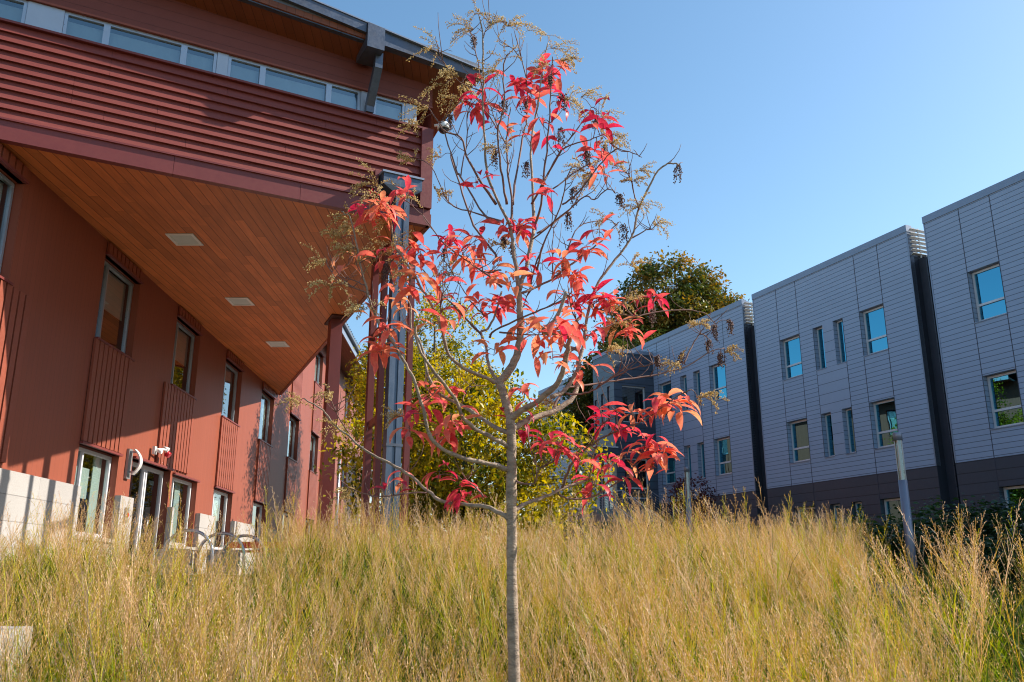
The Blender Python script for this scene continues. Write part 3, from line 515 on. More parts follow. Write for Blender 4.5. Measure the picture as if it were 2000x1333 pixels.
[(-0.751,4.521,2.116,0.0024),(-0.75,4.478,2.1,0.002),(-0.747,4.436,2.058,0.0017)],
[(-0.639,5.285,2.698,0.0024),(-0.646,5.27,2.694,0.002),(-0.652,5.255,2.661,0.0017)],
[(-0.887,4.559,1.851,0.0024),(-0.928,4.574,1.863,0.002),(-0.969,4.589,1.851,0.0017)],
[(-0.973,4.495,1.553,0.0024),(-0.977,4.476,1.547,0.002),(-0.979,4.456,1.518,0.0017)],
[(-0.781,4.6,1.455,0.0024),(-0.79,4.55,1.44,0.002),(-0.797,4.501,1.401,0.0017)],
[(-0.646,4.576,1.781,0.0024),(-0.661,4.548,1.766,0.002),(-0.675,4.521,1.726,0.0017)],
[(-0.659,4.571,1.8,0.0024),(-0.674,4.604,1.829,0.002),(-0.689,4.638,1.833,0.0017)],
[(-0.485,4.876,1.701,0.0024),(-0.476,4.911,1.738,0.002),(-0.467,4.945,1.749,0.0017)],
[(-1.319,5.402,1.088,0.0024),(-1.342,5.435,1.093,0.002),(-1.362,5.468,1.072,0.0017)],
[(-0.924,4.97,0.485,0.0024),(-0.94,5.002,0.483,0.002),(-0.955,5.033,0.457,0.0017)],
[(-0.871,4.566,1.78,0.0024),(-0.894,4.549,1.78,0.002),(-0.915,4.533,1.755,0.0017)],
[(0.685,5.333,2.242,0.0024),(0.667,5.358,2.287,0.002),(0.648,5.382,2.303,0.0017)],
[(0.488,5.265,1.462,0.0024),(0.535,5.239,1.413,0.002),(0.58,5.213,1.339,0.0017)],
[(1.142,5.745,1.368,0.0024),(1.138,5.744,1.396,0.002),(1.132,5.742,1.395,0.0017)],
[(0.991,4.695,0.998,0.0024),(1.017,4.728,0.992,0.002),(1.042,4.76,0.962,0.0017)],
[(1.481,5.845,1.538,0.0024),(1.489,5.868,1.54,0.002),(1.495,5.891,1.513,0.0017)],
[(1.326,5.852,1.632,0.0024),(1.317,5.827,1.678,0.002),(1.305,5.802,1.693,0.0017)],
[(-0.419,5.363,2.784,0.0024),(-0.457,5.417,2.812,0.002),(-0.494,5.47,2.808,0.0017)],
[(-0.44,5.188,2.396,0.0024),(-0.461,5.206,2.417,0.002),(-0.481,5.224,2.409,0.0017)],
[(-0.033,5.202,2.768,0.0024),(-0.017,5.212,2.783,0.002),(-0.001,5.221,2.767,0.0017)],
[(0.681,5.04,1.54,0.0024),(0.678,5.045,1.59,0.002),(0.674,5.051,1.614,0.0017)],
[(0.682,5.392,1.591,0.0024),(0.686,5.362,1.587,0.002),(0.69,5.332,1.556,0.0017)],
[(-0.709,5.59,2.512,0.0024),(-0.708,5.628,2.562,0.002),(-0.705,5.666,2.581,0.0017)],
[(0.483,5.276,2.514,0.0024),(0.503,5.294,2.537,0.002),(0.522,5.311,2.531,0.0017)],
[(-0.105,5.043,1.93,0.0024),(-0.085,5.079,1.986,0.002),(-0.065,5.114,2.014,0.0017)],
[(-0.487,4.737,0.868,0.0024),(-0.557,4.754,0.874,0.002),(-0.627,4.771,0.857,0.0017)],
[(0.239,4.757,2.861,0.0024),(0.28,4.792,2.899,0.002),(0.321,4.826,2.908,0.0017)],
[(0.391,5.108,2.776,0.0024),(0.361,5.145,2.839,0.002),(0.33,5.182,2.873,0.0017)],
[(0.504,5.17,2.98,0.0024),(0.535,5.188,2.989,0.002),(0.567,5.207,2.967,0.0017)],
[(0.441,4.815,2.58,0.0024),(0.453,4.863,2.581,0.002),(0.464,4.91,2.553,0.0017)],
[(0.618,5.121,2.681,0.0024),(0.616,5.167,2.736,0.002),(0.613,5.213,2.761,0.0017)],
[(-0.081,4.942,2.566,0.0024),(-0.092,4.944,2.589,0.002),(-0.103,4.946,2.584,0.0017)],
[(0.126,5.217,2.653,0.0024),(0.109,5.22,2.662,0.002),(0.092,5.223,2.642,0.0017)],
[(-0.497,5.305,2.979,0.0024),(-0.456,5.271,3.004,0.002),(-0.415,5.238,2.998,0.0017)],
[(0.386,4.889,2.257,0.0024),(0.385,4.923,2.307,0.002),(0.383,4.956,2.33,0.0017)],
[(0.611,4.703,2.182,0.0024),(0.623,4.701,2.185,0.002),(0.634,4.698,2.163,0.0017)],
[(0.708,5.341,2.267,0.0024),(0.722,5.361,2.28,0.002),(0.736,5.38,2.262,0.0017)],
[(0.0032,5.027,2.005,0.0024),(0.0016,5.05,2.018,0.002),(0,5.073,2.002,0.0017)],
[(-0.432,5.459,2.144,0.0024),(-0.441,5.426,2.134,0.002),(-0.449,5.393,2.094,0.0017)],
[(0.957,5.526,1.7,0.0024),(0.955,5.554,1.73,0.002),(0.95,5.582,1.731,0.0017)],
[(1.392,5.686,1.666,0.0024),(1.441,5.702,1.698,0.002),(1.489,5.719,1.699,0.0017)],
[(1.452,5.838,1.528,0.0024),(1.457,5.851,1.527,0.002),(1.461,5.863,1.497,0.0017)],
[(1.206,5.779,1.461,0.0024),(1.192,5.807,1.49,0.002),(1.176,5.834,1.489,0.0017)],
[(-0.62,4.586,1.744,0.0024),(-0.665,4.6,1.735,0.002),(-0.71,4.613,1.701,0.0017)],
[(-0.0048,5.031,2.063,0.0024),(-0.026,5.053,2.068,0.002),(-0.048,5.075,2.046,0.0017)],
[(0.816,4.751,1.155,0.0024),(0.813,4.717,1.178,0.002),(0.808,4.683,1.177,0.0017)]]
LEAFY=[(-0.268,5.405,3.164,12),(-0.211,4.877,2.982,4),(0.037,5.491,3.379,7),(0.218,5.433,3.404,9),(0.256,4.764,3.057,4),(0.274,4.857,2.88,3),(0.141,5.318,3.192,7),(0.052,5.308,2.924,4),(0.2,4.891,2.763,3),(0.255,4.862,2.615,2),(-0.138,5.003,2.811,2),(0.557,5.107,2.952,2),(0.538,4.756,2.662,4),(0.51,4.728,2.526,3),(0.496,5.077,2.614,3),(0.67,5.303,2.643,2),(0.213,4.87,2.256,3),(-0.218,4.835,2.317,4),(-0.746,4.489,1.971,14),(-0.804,4.613,2.072,5),(-0.804,5.677,2.657,4),(-0.711,5.53,2.562,2),(-0.932,4.629,1.733,4),(-0.751,4.502,1.7,2),(-0.667,4.604,1.755,5),(-0.569,4.554,1.584,5),(-0.528,4.7,1.813,8),(-0.421,5.542,2.224,8),(-0.321,5.351,2.057,8),(-0.239,5.046,2.008,5),(-0.187,5.423,1.94,7),(-0.111,5.066,1.846,5),(-0.048,4.993,2.089,3),(0.033,5.124,2.126,5),(0.071,5.09,2.14,4),(-0.41,4.692,1.616,3),(-0.38,4.649,1.444,4),(-0.315,5.082,1.618,4),(-0.195,5.236,1.633,5),(-0.132,5.315,1.692,5),(-0.728,5.591,1.78,5),(-0.676,4.58,1.31,5),(-0.728,4.668,1.217,9),(-0.431,4.662,1.364,3),(-0.783,5.457,1.844,3),(0,4.918,1.694,4),(0.125,4.988,1.818,4),(0.19,5.032,1.85,3),(0.321,5.108,1.895,7),(0.392,5.214,1.848,7),(0.493,5.211,2.021,7),(0.568,5.261,2.165,3),(0.352,5.158,1.659,7),(0.441,5.482,1.674,4),(0.529,5.158,1.675,8),(0.603,5.119,1.629,8),(0.687,5.433,1.589,7),(0.79,5.35,1.513,5),(0.96,5.621,1.819,7),(0.25,4.515,1.32,5),(0.173,4.686,1.34,5),(0.321,4.756,1.33,5),(0.478,5.183,1.466,4),(0.031,5.058,1.577,4),(0.092,4.973,1.454,4),(-0.049,5.237,1.667,5),(0.123,4.778,1.26,3),(0.227,4.653,1.183,4),(-0.108,5.033,1.312,4),(0.566,4.857,2.387,2),(-0.506,5.238,1.088,6),(-0.516,4.768,0.917,5),(-0.35,4.891,0.793,9),(-0.579,4.845,0.814,5),(-0.444,5.259,1.092,5),(-0.327,4.756,0.834,2),(0.074,4.921,1.022,4),(0.18,5.037,0.756,5),(0.255,4.776,0.683,7),(0.376,5.153,1.214,3),(0.046,5.105,0.895,4),(-0.305,5.214,0.461,8),(-0.436,5.113,0.571,4),(-0.662,5.359,0.583,2),(-0.691,5.022,0.473,2),(0.371,5.008,0.677,3),(0.53,4.92,0.856,6),(0.621,4.961,0.804,5),(0.674,4.783,0.876,5),(0.9,4.83,0.929,10),(0.837,4.77,0.917,5),(0.574,5.115,0.646,5),(0.687,5.409,0.699,4),(0.845,5.426,0.814,8),(0.929,5.406,0.747,12),(0.875,5.39,0.665,6),(0.497,5.287,0.544,3),(0.487,5.379,0.475,2),(0.704,5.324,0.579,2),(0.459,5.032,1.216,3),(-0.874,4.697,1.48,2)]
PANICLES=[(-0.251,4.989,3.494,0.178,-1),(-0.228,4.769,3.452,0.133,0),(-0.03,4.805,3.414,0.133,-1),(-0.032,4.891,3.448,0.148,1),(-0.453,4.754,3.193,0.178,-1),(-0.332,4.749,2.99,0.148,-1),(-0.413,4.741,2.931,0.163,-1),(-0.566,5.223,3.035,0.178,-1),(-0.651,5.423,3.031,0.148,-1),(-0.341,5.278,3.125,0.148,-1),(-0.348,5.044,3.081,0.133,1),(-0.049,4.84,3.176,0.133,0),(-0.083,4.694,2.991,0.133,-1),(0.258,5.428,3.75,0.133,0),(0.285,5.477,3.678,0.178,1),(0.301,4.741,3.093,0.148,1),(0.222,4.785,3.085,0.118,-1),(0.318,4.663,2.778,0.163,1),(0.461,5.169,3.099,0.133,1),(0.575,5.1,2.937,0.163,1),(0.579,4.845,2.648,0.133,1),(0.587,4.657,2.485,0.104,1),(0.466,5.044,2.493,0.148,-1),(0.476,5.411,2.636,0.118,1),(0.695,5.373,2.694,0.089,1),(0.863,5.42,2.679,0.104,1),(0.806,5.316,2.552,0.089,0),(0.842,5.377,2.412,0.148,1),(0.976,5.491,2.312,0.133,1),(0.863,5.375,2.392,0.133,-1),(0.77,5.295,1.944,0.112,1),(-0.757,4.496,2.136,0.178,-1),(-0.747,4.436,2.058,0.118,0),(-0.652,5.255,2.661,0.118,-1),(-0.944,4.666,1.997,0.124,-1),(-0.925,4.665,1.939,0.074,0),(-0.969,4.589,1.851,0.124,-1),(-1.082,4.747,1.764,0.163,-1),(-0.979,4.456,1.518,0.133,-1),(-0.797,4.501,1.401,0.118,-1),(-0.675,4.521,1.726,0.178,-1),(-0.689,4.638,1.833,0.133,0),(-0.582,4.692,1.722,0.148,-1),(-0.544,4.596,1.61,0.133,-1),(-0.467,4.945,1.749,0.178,1),(-1.362,5.468,1.072,0.133,-1),(-1.122,5.268,1.09,0.124,-1),(-1.095,5.411,0.896,0.133,-1),(-0.955,5.033,0.457,0.133,-1),(-0.915,4.533,1.755,0.083,0),(0.648,5.382,2.303,0.118,-1),(0.58,5.213,1.339,0.133,1),(1.132,5.742,1.395,0.133,-1),(1.042,4.76,0.962,0.124,1),(1.495,5.891,1.513,0.107,1),(1.305,5.802,1.693,0.074,0),(-0.494,5.47,2.808,0.095,-1),(-0.481,5.224,2.409,0.095,1),(-0.001,5.221,2.767,0.124,-1),(-0.09,4.812,2.533,0.095,-1),(0.674,5.051,1.614,0.124,0),(0.69,5.332,1.556,0.124,0),(0.579,5.164,1.624,0.118,1),(-0.687,4.54,1.912,0.104,-1),(-0.705,5.666,2.581,0.118,0),(0.522,5.311,2.531,0.104,-1),(-0.065,5.114,2.014,0.089,0),(0.26,5.169,1.007,0.074,-1),(-0.627,4.771,0.857,0.089,-1)]
PODS=[(-0.255,5.019,3.453,0.095),(-0.049,4.893,2.907,0.124),(0.089,5.362,3.186,0.124),(0.321,4.826,2.908,0.118),(0.33,5.182,2.873,0.142),(0.567,5.207,2.967,0.107),(0.464,4.91,2.553,0.095),(0.613,5.213,2.761,0.124),(-0.103,4.946,2.584,0.124),(0.092,5.223,2.642,0.112),(-0.415,5.238,2.998,0.112),(0.383,4.956,2.33,0.133),(0.349,4.962,2.171,0.118),(0.634,4.698,2.163,0.083),(0.736,5.38,2.262,0.163),(1.154,5.472,2.75,0.142),(0,5.073,2.002,0.095),(-0.449,5.393,2.094,0.083),(0.95,5.582,1.731,0.112),(1.388,5.702,1.66,0.118),(1.489,5.719,1.699,0.112),(1.384,5.863,1.589,0.089),(1.461,5.863,1.497,0.107),(1.176,5.834,1.489,0.107),(-0.71,4.613,1.701,0.107),(-0.048,5.075,2.046,0.074),(0.232,4.633,2.912,0.074),(0.808,4.683,1.177,0.053)]
# ================= SETTING
def sheet(name, xs, ys, zf, mat, kind='structure'):
    V = [(x, y, zf(x, y)) for y in ys for x in xs]; n = len(xs)
    F = [(j*n+i, j*n+i+1, (j+1)*n+i+1, (j+1)*n+i) for j in range(len(ys)-1) for i in range(n-1)]
    me = mesh_np(name, V, np.array(F), mat, smooth=True); o = link(name, me); o['kind'] = kind; return o
gx = [-400, -150, -60]+list(np.arange(-30, 30.1, .75))+[60, 150, 400]
gy = [-200, -60, -20, -8]+list(np.arange(-4, 64.1, .75))+[90, 150, 400]
ground = sheet('ground', gx, gy, ground_z, M['ground'])
sheet('pavement', list(np.arange(-8.6, -1.9, .75)), list(np.arange(13.9, 46, .75)), lambda x, y: ground_z(x, y)+.03, M['concrete'])
sheet('path', list(np.arange(4.6, 26, .5)), list(np.arange(12.0, 16.6, .5)), lambda x, y: ground_z(x, y)+.04, M['asphalt'])
sheet('lawn', list(np.arange(-1.5, 16, .5)), list(np.arange(17.2, 44, .5)), lambda x, y: ground_z(x, y)+.03, M['lawn'])

# ================= RED BUILDING
WB = Plane((-8.4+.0367*20.9, 0), (-.0367, 1), (1, .0367))
# along-coordinate of WB equals Y nearly: a = Y (origin at Y=0)
rb = thing('red_building', 'red boarded two storey building with an overhanging upper block on the left', 'building', (-8.6, 22, 0))
LEFTS = [-9.54, -4.42, -.1, 4.24, 8.7, 13.3, 17.85, 22.4, 27.0, 31.5]
up = [(20.9+a, 20.9+a+1.86, 4.56, 6.30) for a in LEFTS]
top3 = [(20.9+a, 20.9+a+1.86, 8.62, 10.2) for a in LEFTS[5:]]
gw = [(16.42, 18.30, .74, 2.44), (21.62, 23.57, .74, 2.44), (25.08, 27.04, .74, 2.46)]+[(20.9+a, 20.9+a+1.86, .74, 2.45) for a in LEFTS[4:]]
door = (19.04, 21.46, .02, 2.50)
holes = up+gw+[door]
w = MB(); A_SPLIT = 32.4
WB.wall(w, 7, A_SPLIT, 0, 6.62, [h for h in holes if h[0] < A_SPLIT and h[1] < A_SPLIT], .22)
WB.wall(w, A_SPLIT, 56, 0, 10.95, [h for h in holes if h[0] >= A_SPLIT]+top3, .22)
wall = w.build('wall', M['red_board'], rb)
# back and far sides, so that the building is a closed volume
w = MB(); c0, c1 = WB.p(7, 0), WB.p(56, 0)
w.box((-24, c0.y, 0), (.3, 0, 0), (0, c1.y-c0.y, 0), (0, 0, 10.9)); w.box((-24, c0.y-.01, 0), (c0.x+24, 0, 0), (0, .25, 0), (0, 0, 6.6)); w.box((-24, c1.y-.25, 0), (c1.x+24, 0, 0), (0, .25, 0), (0, 0, 10.9))
w.build('rear_wall', M['red'], rb)
# ribbed panels above, between and below the windows
def ribs(a0, a1, z0, z1, pitch=.205):
    m = MB(); WB.quad(m, a0, a1, z0, z1, .006); bk = m.build('ribbed_panel', M['red_dark'], rb)  # backing coloured darker than the ribs, painting the shade of the deep gaps
    m = MB(); n = max(1, round((a1-a0)/pitch)); p = (a1-a0)/n
    for i in range(n): WB.box(m, a0+i*p+.018, a0+(i+1)*p-.03, z0, z1, .007, .055)
    m.build('rib', M['red'], bk)
for a0, a1, z0, z1 in up[:5]: ribs(a0, a1, z1+.04, 6.56)
ribs(16.42, 18.30, 2.50, 4.52); ribs(20.35, 22.66, 2.56, 4.52); ribs(25.1, 26.98, 2.52, 4.52)
ribs(11.9, 13.9, 1.75, 4.52)
for a0, a1, z0, z1 in up[4:]:
    ribs(a0, a1, 2.5, 4.52)
for a0, a1, z0, z1 in up[5:]:
    ribs(a0, a1, 6.36, 8.58)
ribs(41.4, 42.9, .4, 10.9)
# window trims: sill and header
def trim(a0, a1, z0, z1, sill=True, head=True):
    if head: m = MB(); WB.box(m, a0-.02, a1+.02, z1, z1+.045, -.10, .075); m.build('window_header', M['maroon'], rb)
    if sill: m = MB(); WB.box(m, a0-.02, a1+.02, z0-.04, z0, -.20, .075); m.build('window_sill', M['maroon'], rb)
for k, (a0, a1, z0, z1) in enumerate(up+top3):
    trim(a0, a1, z0, z1)
    bl = [(a0+.75, a1-.08, z0+.85, z1-.06)] if k in (1, 2) else [(a0+.1, a1-.1, z0+1.1, z1-.05)] if k % 3 == 0 else [(a0+1.25, a1-.1, z0+.1, z1-.05)]
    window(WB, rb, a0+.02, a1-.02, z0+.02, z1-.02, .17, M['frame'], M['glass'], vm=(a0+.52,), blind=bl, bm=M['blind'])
for k, (a0, a1, z0, z1) in enumerate(gw):
    trim(a0, a1, z0, z1, sill=False)
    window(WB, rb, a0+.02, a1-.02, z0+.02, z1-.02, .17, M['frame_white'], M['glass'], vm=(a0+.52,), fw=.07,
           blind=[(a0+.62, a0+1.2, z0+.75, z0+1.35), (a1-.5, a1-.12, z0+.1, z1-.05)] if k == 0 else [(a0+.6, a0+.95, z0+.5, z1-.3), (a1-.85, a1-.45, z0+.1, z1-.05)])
# entrance door
m = MB(); WB.box(m, door[0]-.02, door[1]+.02, door[3], door[3]+.05, -.15, .08); m.build('door_header', M['maroon'], rb)
dd = window(WB, rb, door[0]+.02, door[1]-.02, door[2], door[3]-.02, .19, M['frame_white'], M['glass'], vm=(door[0]+1.18, door[0]+1.30), hm=(), fw=.085, room=2.2, name='door',
            blind=[(door[0]+1.9, door[0]+2.2, 2.12, 2.22)])
m = MB(); m.tube([WB.p(door[0]+1.42, .95, -.13), WB.p(door[0]+1.42, .95, -.06), WB.p(door[0]+1.42, 1.25, -.06), WB.p(door[0]+1.42, 1.25, -.13)], .014); m.build('handle', M['galv'], dd, smooth=True)
# stone base, piers between the ground-floor openings
for a0, a1 in ((7, 16.45), (18.32, 19.02), (21.48, 21.60), (23.66, 25.05), (27.06, 29.55), (31.5, 34.15), (36.1, 38.7), (40.65, 43.2), (45.2, 47.8), (49.8, 55.9)):
    m = MB(); WB.box(m, a0, a1, -.1, 1.63, .0, .13)
    m.build('stone_pier' if a1-a0 < 2 else 'stone_base', M['stone'], rb, bevel=.012)
for a0, a1, z0, z1 in gw:
    m = MB(); WB.box(m, a0+.03, a1-.03, -.1, z0-.085, .0, .10); m.build('stone_base', M['stone'], rb)
    m = MB(); WB.box(m, a0+.02, a1-.02, z0-.08, z0-.01, -.16, .15); m.build('stone_sill', M['concrete'], rb, bevel=.008)
# ---- overhanging block
FA = Plane((-8.0, 12.2), (6.24, 3.4), (3.4, -6.24))
P1 = FA.p(7.26, 0); TIP = Vector((-8.74, 32.0, 0)); FL = FA.p(-1.6, 0)
SD = Plane((P1.x, P1.y), (TIP.x-P1.x, TIP.y-P1.y), (TIP.y-P1.y, P1.x-TIP.x))
SL = (TIP-P1).length
ZS = 6.60
eave_u = lambda a: 9.58+.112*(6.88-a)      # underside of the roof at the facade
m = MB(); m.prism([(FL.x-1, FL.y-.4), (FL.x, FL.y), (P1.x-.02, P1.y+.0), (TIP.x+.0, TIP.y), (-8.9, 32.0), (-9.6, 12)], ZS, ZS+.12)
m.build('soffit', M['soffit'], rb)
# lower fascia board with butt joints
m = MB()
for a0, a1 in ((-1.6, 2.55), (2.556, 4.72), (4.726, 7.27)): FA.box(m, a0, a1, ZS-.03, 6.90, -.1, .035)
m.build('fascia_board', M['maroon'], rb, bevel=.004)
m = MB(); FA.box(m, -1.6, 7.0, 6.90, 6.93, -.1, .070); m.build('drip_edge', M['maroon'], rb)
# lapped siding: tilted boards whose lower edges stand out and shade the board below
m = MB(); pitch = .1665; z = 6.93; k = 0
while z < 8.57:
    z1 = min(z+pitch, 8.59); js = [-1.6]+sorted(random.sample([.9, 1.4, 2.2, 2.7, 3.3, 3.9, 4.4, 5.1, 5.6, 6.1], 2))+[7.03]
    for i in range(len(js)-1):
        a0, a1 = js[i]+.002, js[i+1]-.002; e = .060+random.uniform(-.001, .001)
        if z < 7.42 and a1 > 6.1 : a1 = min(a1, 6.10)
        if a1 <= a0: continue
        lo, hi = FA.p(a0, z, e), FA.p(a1, z, e); h0, h1 = FA.p(a1, z1+.004, .004), FA.p(a0, z1+.004, .004)
        b0, b1 = FA.p(a0, z+.002, -.02), FA.p(a1, z+.002, -.02)
        m.poly([lo, hi, h0, h1]); m.poly([b0, b1, hi, lo]); m.poly([b0, lo, h1]); m.poly([hi, b1, h0])
    z += pitch
m.build('lap_siding', M['lap'], rb)
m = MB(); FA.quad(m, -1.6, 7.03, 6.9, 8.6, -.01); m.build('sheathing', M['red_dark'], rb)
m = MB(); FA.box(m, 7.03, 7.27, 6.91, 8.60, -.1, .10); m.build('corner_board', M['maroon'], rb, bevel=.004)
m = MB(); FA.box(m, -1.6, 7.29, 8.59, 8.63, -.12, .085); m.build('sill_band', M['maroon'], rb)
# upper wall above the strip of windows, and side walls of the block
m = MB(); zz = lambda a: eave_u(a)+.15
for i in range(24):
    a0, a1 = -1.6+i*8.88/24, -1.6+(i+1)*8.88/24
    if a1 > 7.27: a1 = 7.27
    m.poly([FA.p(a0, 9.17, .0), FA.p(a1, 9.17, .0), FA.p(a1, zz(a1), .0), FA.p(a0, zz(a0), .0)], [(a0, 9.17), (a1, 9.17), (a1, zz(a1)), (a0, zz(a0))])
m.build('upper_wall', board('red_clapboard', (.17, .042, .028), 'v', .19, .008, .5, var=.08, boardvar=.04, bump=.5), rb)
m = MB()
FA.box(m, -1.6, 7.27, 9.135, 9.172, -.05, .02); m.build('head_trim', M['red'], rb)
m = MB(); SD.quad(m, 0, SL, ZS, 9.45, 0); m.build('side_wall', M['lap'], rb)
m = MB(); SD.box(m, -.02, SL, ZS-.03, 6.82, -.05, .04); m.build('side_fascia', M['red'], rb)
# strip windows
for a0, a1 in ((-1.35, .07), (.62, 1.27), (1.27, 2.52), (2.52, 3.08), (3.28, 3.90), (3.90, 5.15), (5.15, 5.78), (6.05, 6.70)):
    big = a1-a0 > 1
    window(FA, rb, a0, a1, 8.635, 9.132, .075, M['frame'], M['glass_strip'], fw=.052, blind=[(a0+.05, a1-.05, 8.67, 9.04)], room=.6)
for a0, a1 in ((.075, .615), (3.085, 3.275), (5.785, 6.045), (6.705, 6.95)):
    m = MB(); FA.box(m, a0, a1, 8.632, 9.13, -.12, -.03); m.build('metal_panel', M['panel'], rb, bevel=.003)
# roof of the block: slab following the fall of the eave
OV = .6
def pl_a(x, y): return (Vector((x, y, 0))-FA.o).dot(FA.d)
def pl_o(x, y): return (Vector((x, y, 0))-FA.o).dot(FA.n)
zt = lambda a: 10.28-.1142*(a-4.41); zb = lambda a: 9.70+.0525*(8.01-a)
def zun(x, y):
    a, o = pl_a(x, y), pl_o(x, y)
    return eave_u(a)+(zb(a)+.03-eave_u(a))*(o/OV if o > 0 else o*.25)
E0, E1 = FA.p(-3.5, 0, OV), FA.p(8.03, 0, OV)
RK = SD.p(1.0, 0, .55); RK2 = SD.p(SL-1.5, 0, .55)
m = MB(); m.prism([(E0.x, E0.y), (E1.x, E1.y), (RK.x, RK.y), (RK2.x, RK2.y), (-14, 31), (-14, 9)], zun, lambda x, y: zun(x, y)+.12); m.build('eave_soffit', M['eave_board'], rb)
m = MB(); m.prism([(E0.x, E0.y), (E1.x, E1.y), (RK.x, RK.y), (RK2.x, RK2.y), (-14, 31), (-14, 9)], lambda x, y: zun(x, y)+.123, lambda x, y: zun(x, y)+.32); m.build('roof', M['roof'], rb)
def bandbox(mb, a0, a1, zb, zt, o0, o1):
    """a fascia length whose lower and upper edges fall with a"""
    q = [FA.p(a0, zb(a0), o0), FA.p(a1, zb(a1), o0), FA.p(a1, zb(a1), o1), FA.p(a0, zb(a0), o1)]
    r = [FA.p(a0, zt(a0), o0), FA.p(a1, zt(a1), o0), FA.p(a1, zt(a1), o1), FA.p(a0, zt(a0), o1)]
    mb.poly(q[::-1]); mb.poly(r); mb.poly([q[3], q[2], r[2], r[3]]); mb.poly([q[1], q[0], r[0], r[1]]); mb.poly([q[0], q[3], r[3], r[0]]); mb.poly([q[2], q[1], r[1], r[2]])
m = MB(); bandbox(m, 5.96, 8.05, lambda a: zb(a)-.0, zt, .48, .64); m.build('eave_fascia', M['steel'], rb)
m = MB(); bandbox(m, -3.5, 5.60, lambda a: zt(a)-.20, zt, .50, .68); m.build('gutter', M['steel'], rb)
m = MB(); bandbox(m, -3.5, 5.60, lambda a: zb(a)-.0, lambda a: zt(a)-.22, .44, .57); m.build('eave_fascia', M['steel'], rb)
m = MB(); bandbox(m, -3.5, 8.08, lambda a: zt(a)+.003, lambda a: zt(a)+.03, .4, .70); m.build('roof_edge', M['cap'], rb)
m = MB(); bandbox(m, 5.61, 5.95, lambda a: 9.62, lambda a: zt(a)-.01, .1, .74); m.build('beam_end', M['steel'], rb, bevel=.006)
# raking strut under the beam
m = MB(); hw = .075
def strut(mb, pts, w):
    for (a, z, o), (a2, z2, o2) in zip(pts[:-1], pts[1:]):
        p, q = FA.p(a, z, o), FA.p(a2, z2, o2); t = (q-p).normalized(); s = FA.d; n = t.cross(s).normalized()
        mb.box(p-s*w-n*w*.8, s*2*w, n*1.6*w, q-p)
strut(m, [(5.93, 8.64, .06), (5.93, 8.80, .07)], hw); strut(m, [(5.93, 8.79, .08), (5.93, 9.42, .46)], hw+.002); strut(m, [(5.93, 9.38, .46), (5.93, 9.70, .48)], hw-.002)
m.build('eave_bracket', M['steel'], rb)
# recess trim and conductor head with zinc downpipe
m = MB(); FA.box(m, 6.10, 6.17, 6.99, 7.47, -.0, .10); FA.box(m, 6.17, 7.03, 7.41, 7.47, 0, .10); FA.quad(m, 6.17, 7.03, 6.93, 7.41, .004)
m.build('recess_trim', M['maroon'], rb)
dp = MB()
q0 = [(6.20, .03), (6.98, .03), (6.98, .30), (6.20, .30)]; q1 = [(6.47, .06), (6.76, .06), (6.76, .26), (6.47, .26)]
A_ = [FA.p(a, 7.36, o) for a, o in q0]; B_ = [FA.p(a, 7.13, o) for a, o in q0]; C_ = [FA.p(a, 6.98, o) for a, o in q1]
for X_, Y_ in ((A_, B_), (B_, C_)):
    for i in range(4): dp.poly([X_[i], Y_[i], Y_[(i+1) % 4], X_[(i+1) % 4]])
dp.poly(A_)
hd = dp.build('conductor_head', M['downpipe'], rb); m = MB(); FA.box(m, 6.17, 7.01, 7.355, 7.395, .01, .33); m.build('rim', M['cap'], hd)
px, py = FA.p(6.615, 0, .16).x, FA.p(6.615, 0, .16).y
m = MB(); ang = math.atan2(FA.d.y, FA.d.x)
prof = [(-.14, -.09), (-.03, -.09), (-.03, -.06), (.03, -.06), (.03, -.09), (.14, -.09), (.14, .09), (-.14, .09)]
ring = [(px+c*math.cos(ang)-s_*math.sin(ang), py+c*math.sin(ang)+s_*math.cos(ang)) for c, s_ in prof]
m.prism(ring, .0, 7.0); m.build('downpipe', M['downpipe'], rb)
for z in (2.2, 4.4, 5.9): m = MB(); m.cbox((px, py+.01, z), .31, .21, .05, ang); m.build('pipe_bracket', M['steel'], rb)
# columns
def col(x, y, w_, d_, rz, ztop=ZS-.002, mat='maroon', cap=True):
    m = MB(); f = .022
    m.cbox((x, y, 0), w_, f, ztop, rz)
    ca, sa = math.cos(rz), math.sin(rz)
    o = Vector((-sa, ca, 0))*(d_/2-f/2)
    m = MB(); m.cbox(Vector((x, y, 0))+o, w_, f, ztop, rz); m.cbox(Vector((x, y, 0))-o, w_, f, ztop, rz); m.cbox((x, y, 0), f*1.2, d_-2*f-.002, ztop, rz)
    return m
for x, y, w_, d_ in ((-2.93, 17.5, .13, .17), (-2.60, 16.7, .11, .16), (-2.13, 16.05, .10, .12), (-2.05, 16.75, .11, .12)):
    m = MB(); m.cbox((x, y, .0), w_, d_, ZS-.002, R(23)); m.build('column', M['maroon'], rb, bevel=.006)
for z in (1.0, 2.9, 4.75):
    m = MB(); m.cbox((-2.77, 17.1, z), .06, .70, .14, R(20)); m.build('column_tie', M['red'], rb)
    m = MB(); m.cbox((-2.10, 16.4, z), .05, .58, .14, R(6)); m.build('column_tie', M['red'], rb)
m = MB(); m.cbox((-4.70, 22.1, 0), .30, .42, ZS-.045, R(23)); m.build('column', M['maroon'], rb, bevel=.006)
m = MB(); m.cbox((-4.70, 22.1, ZS-.042), .40, 1.02, .040, R(23)); m.build('column_cap', M['red_dark'], rb)
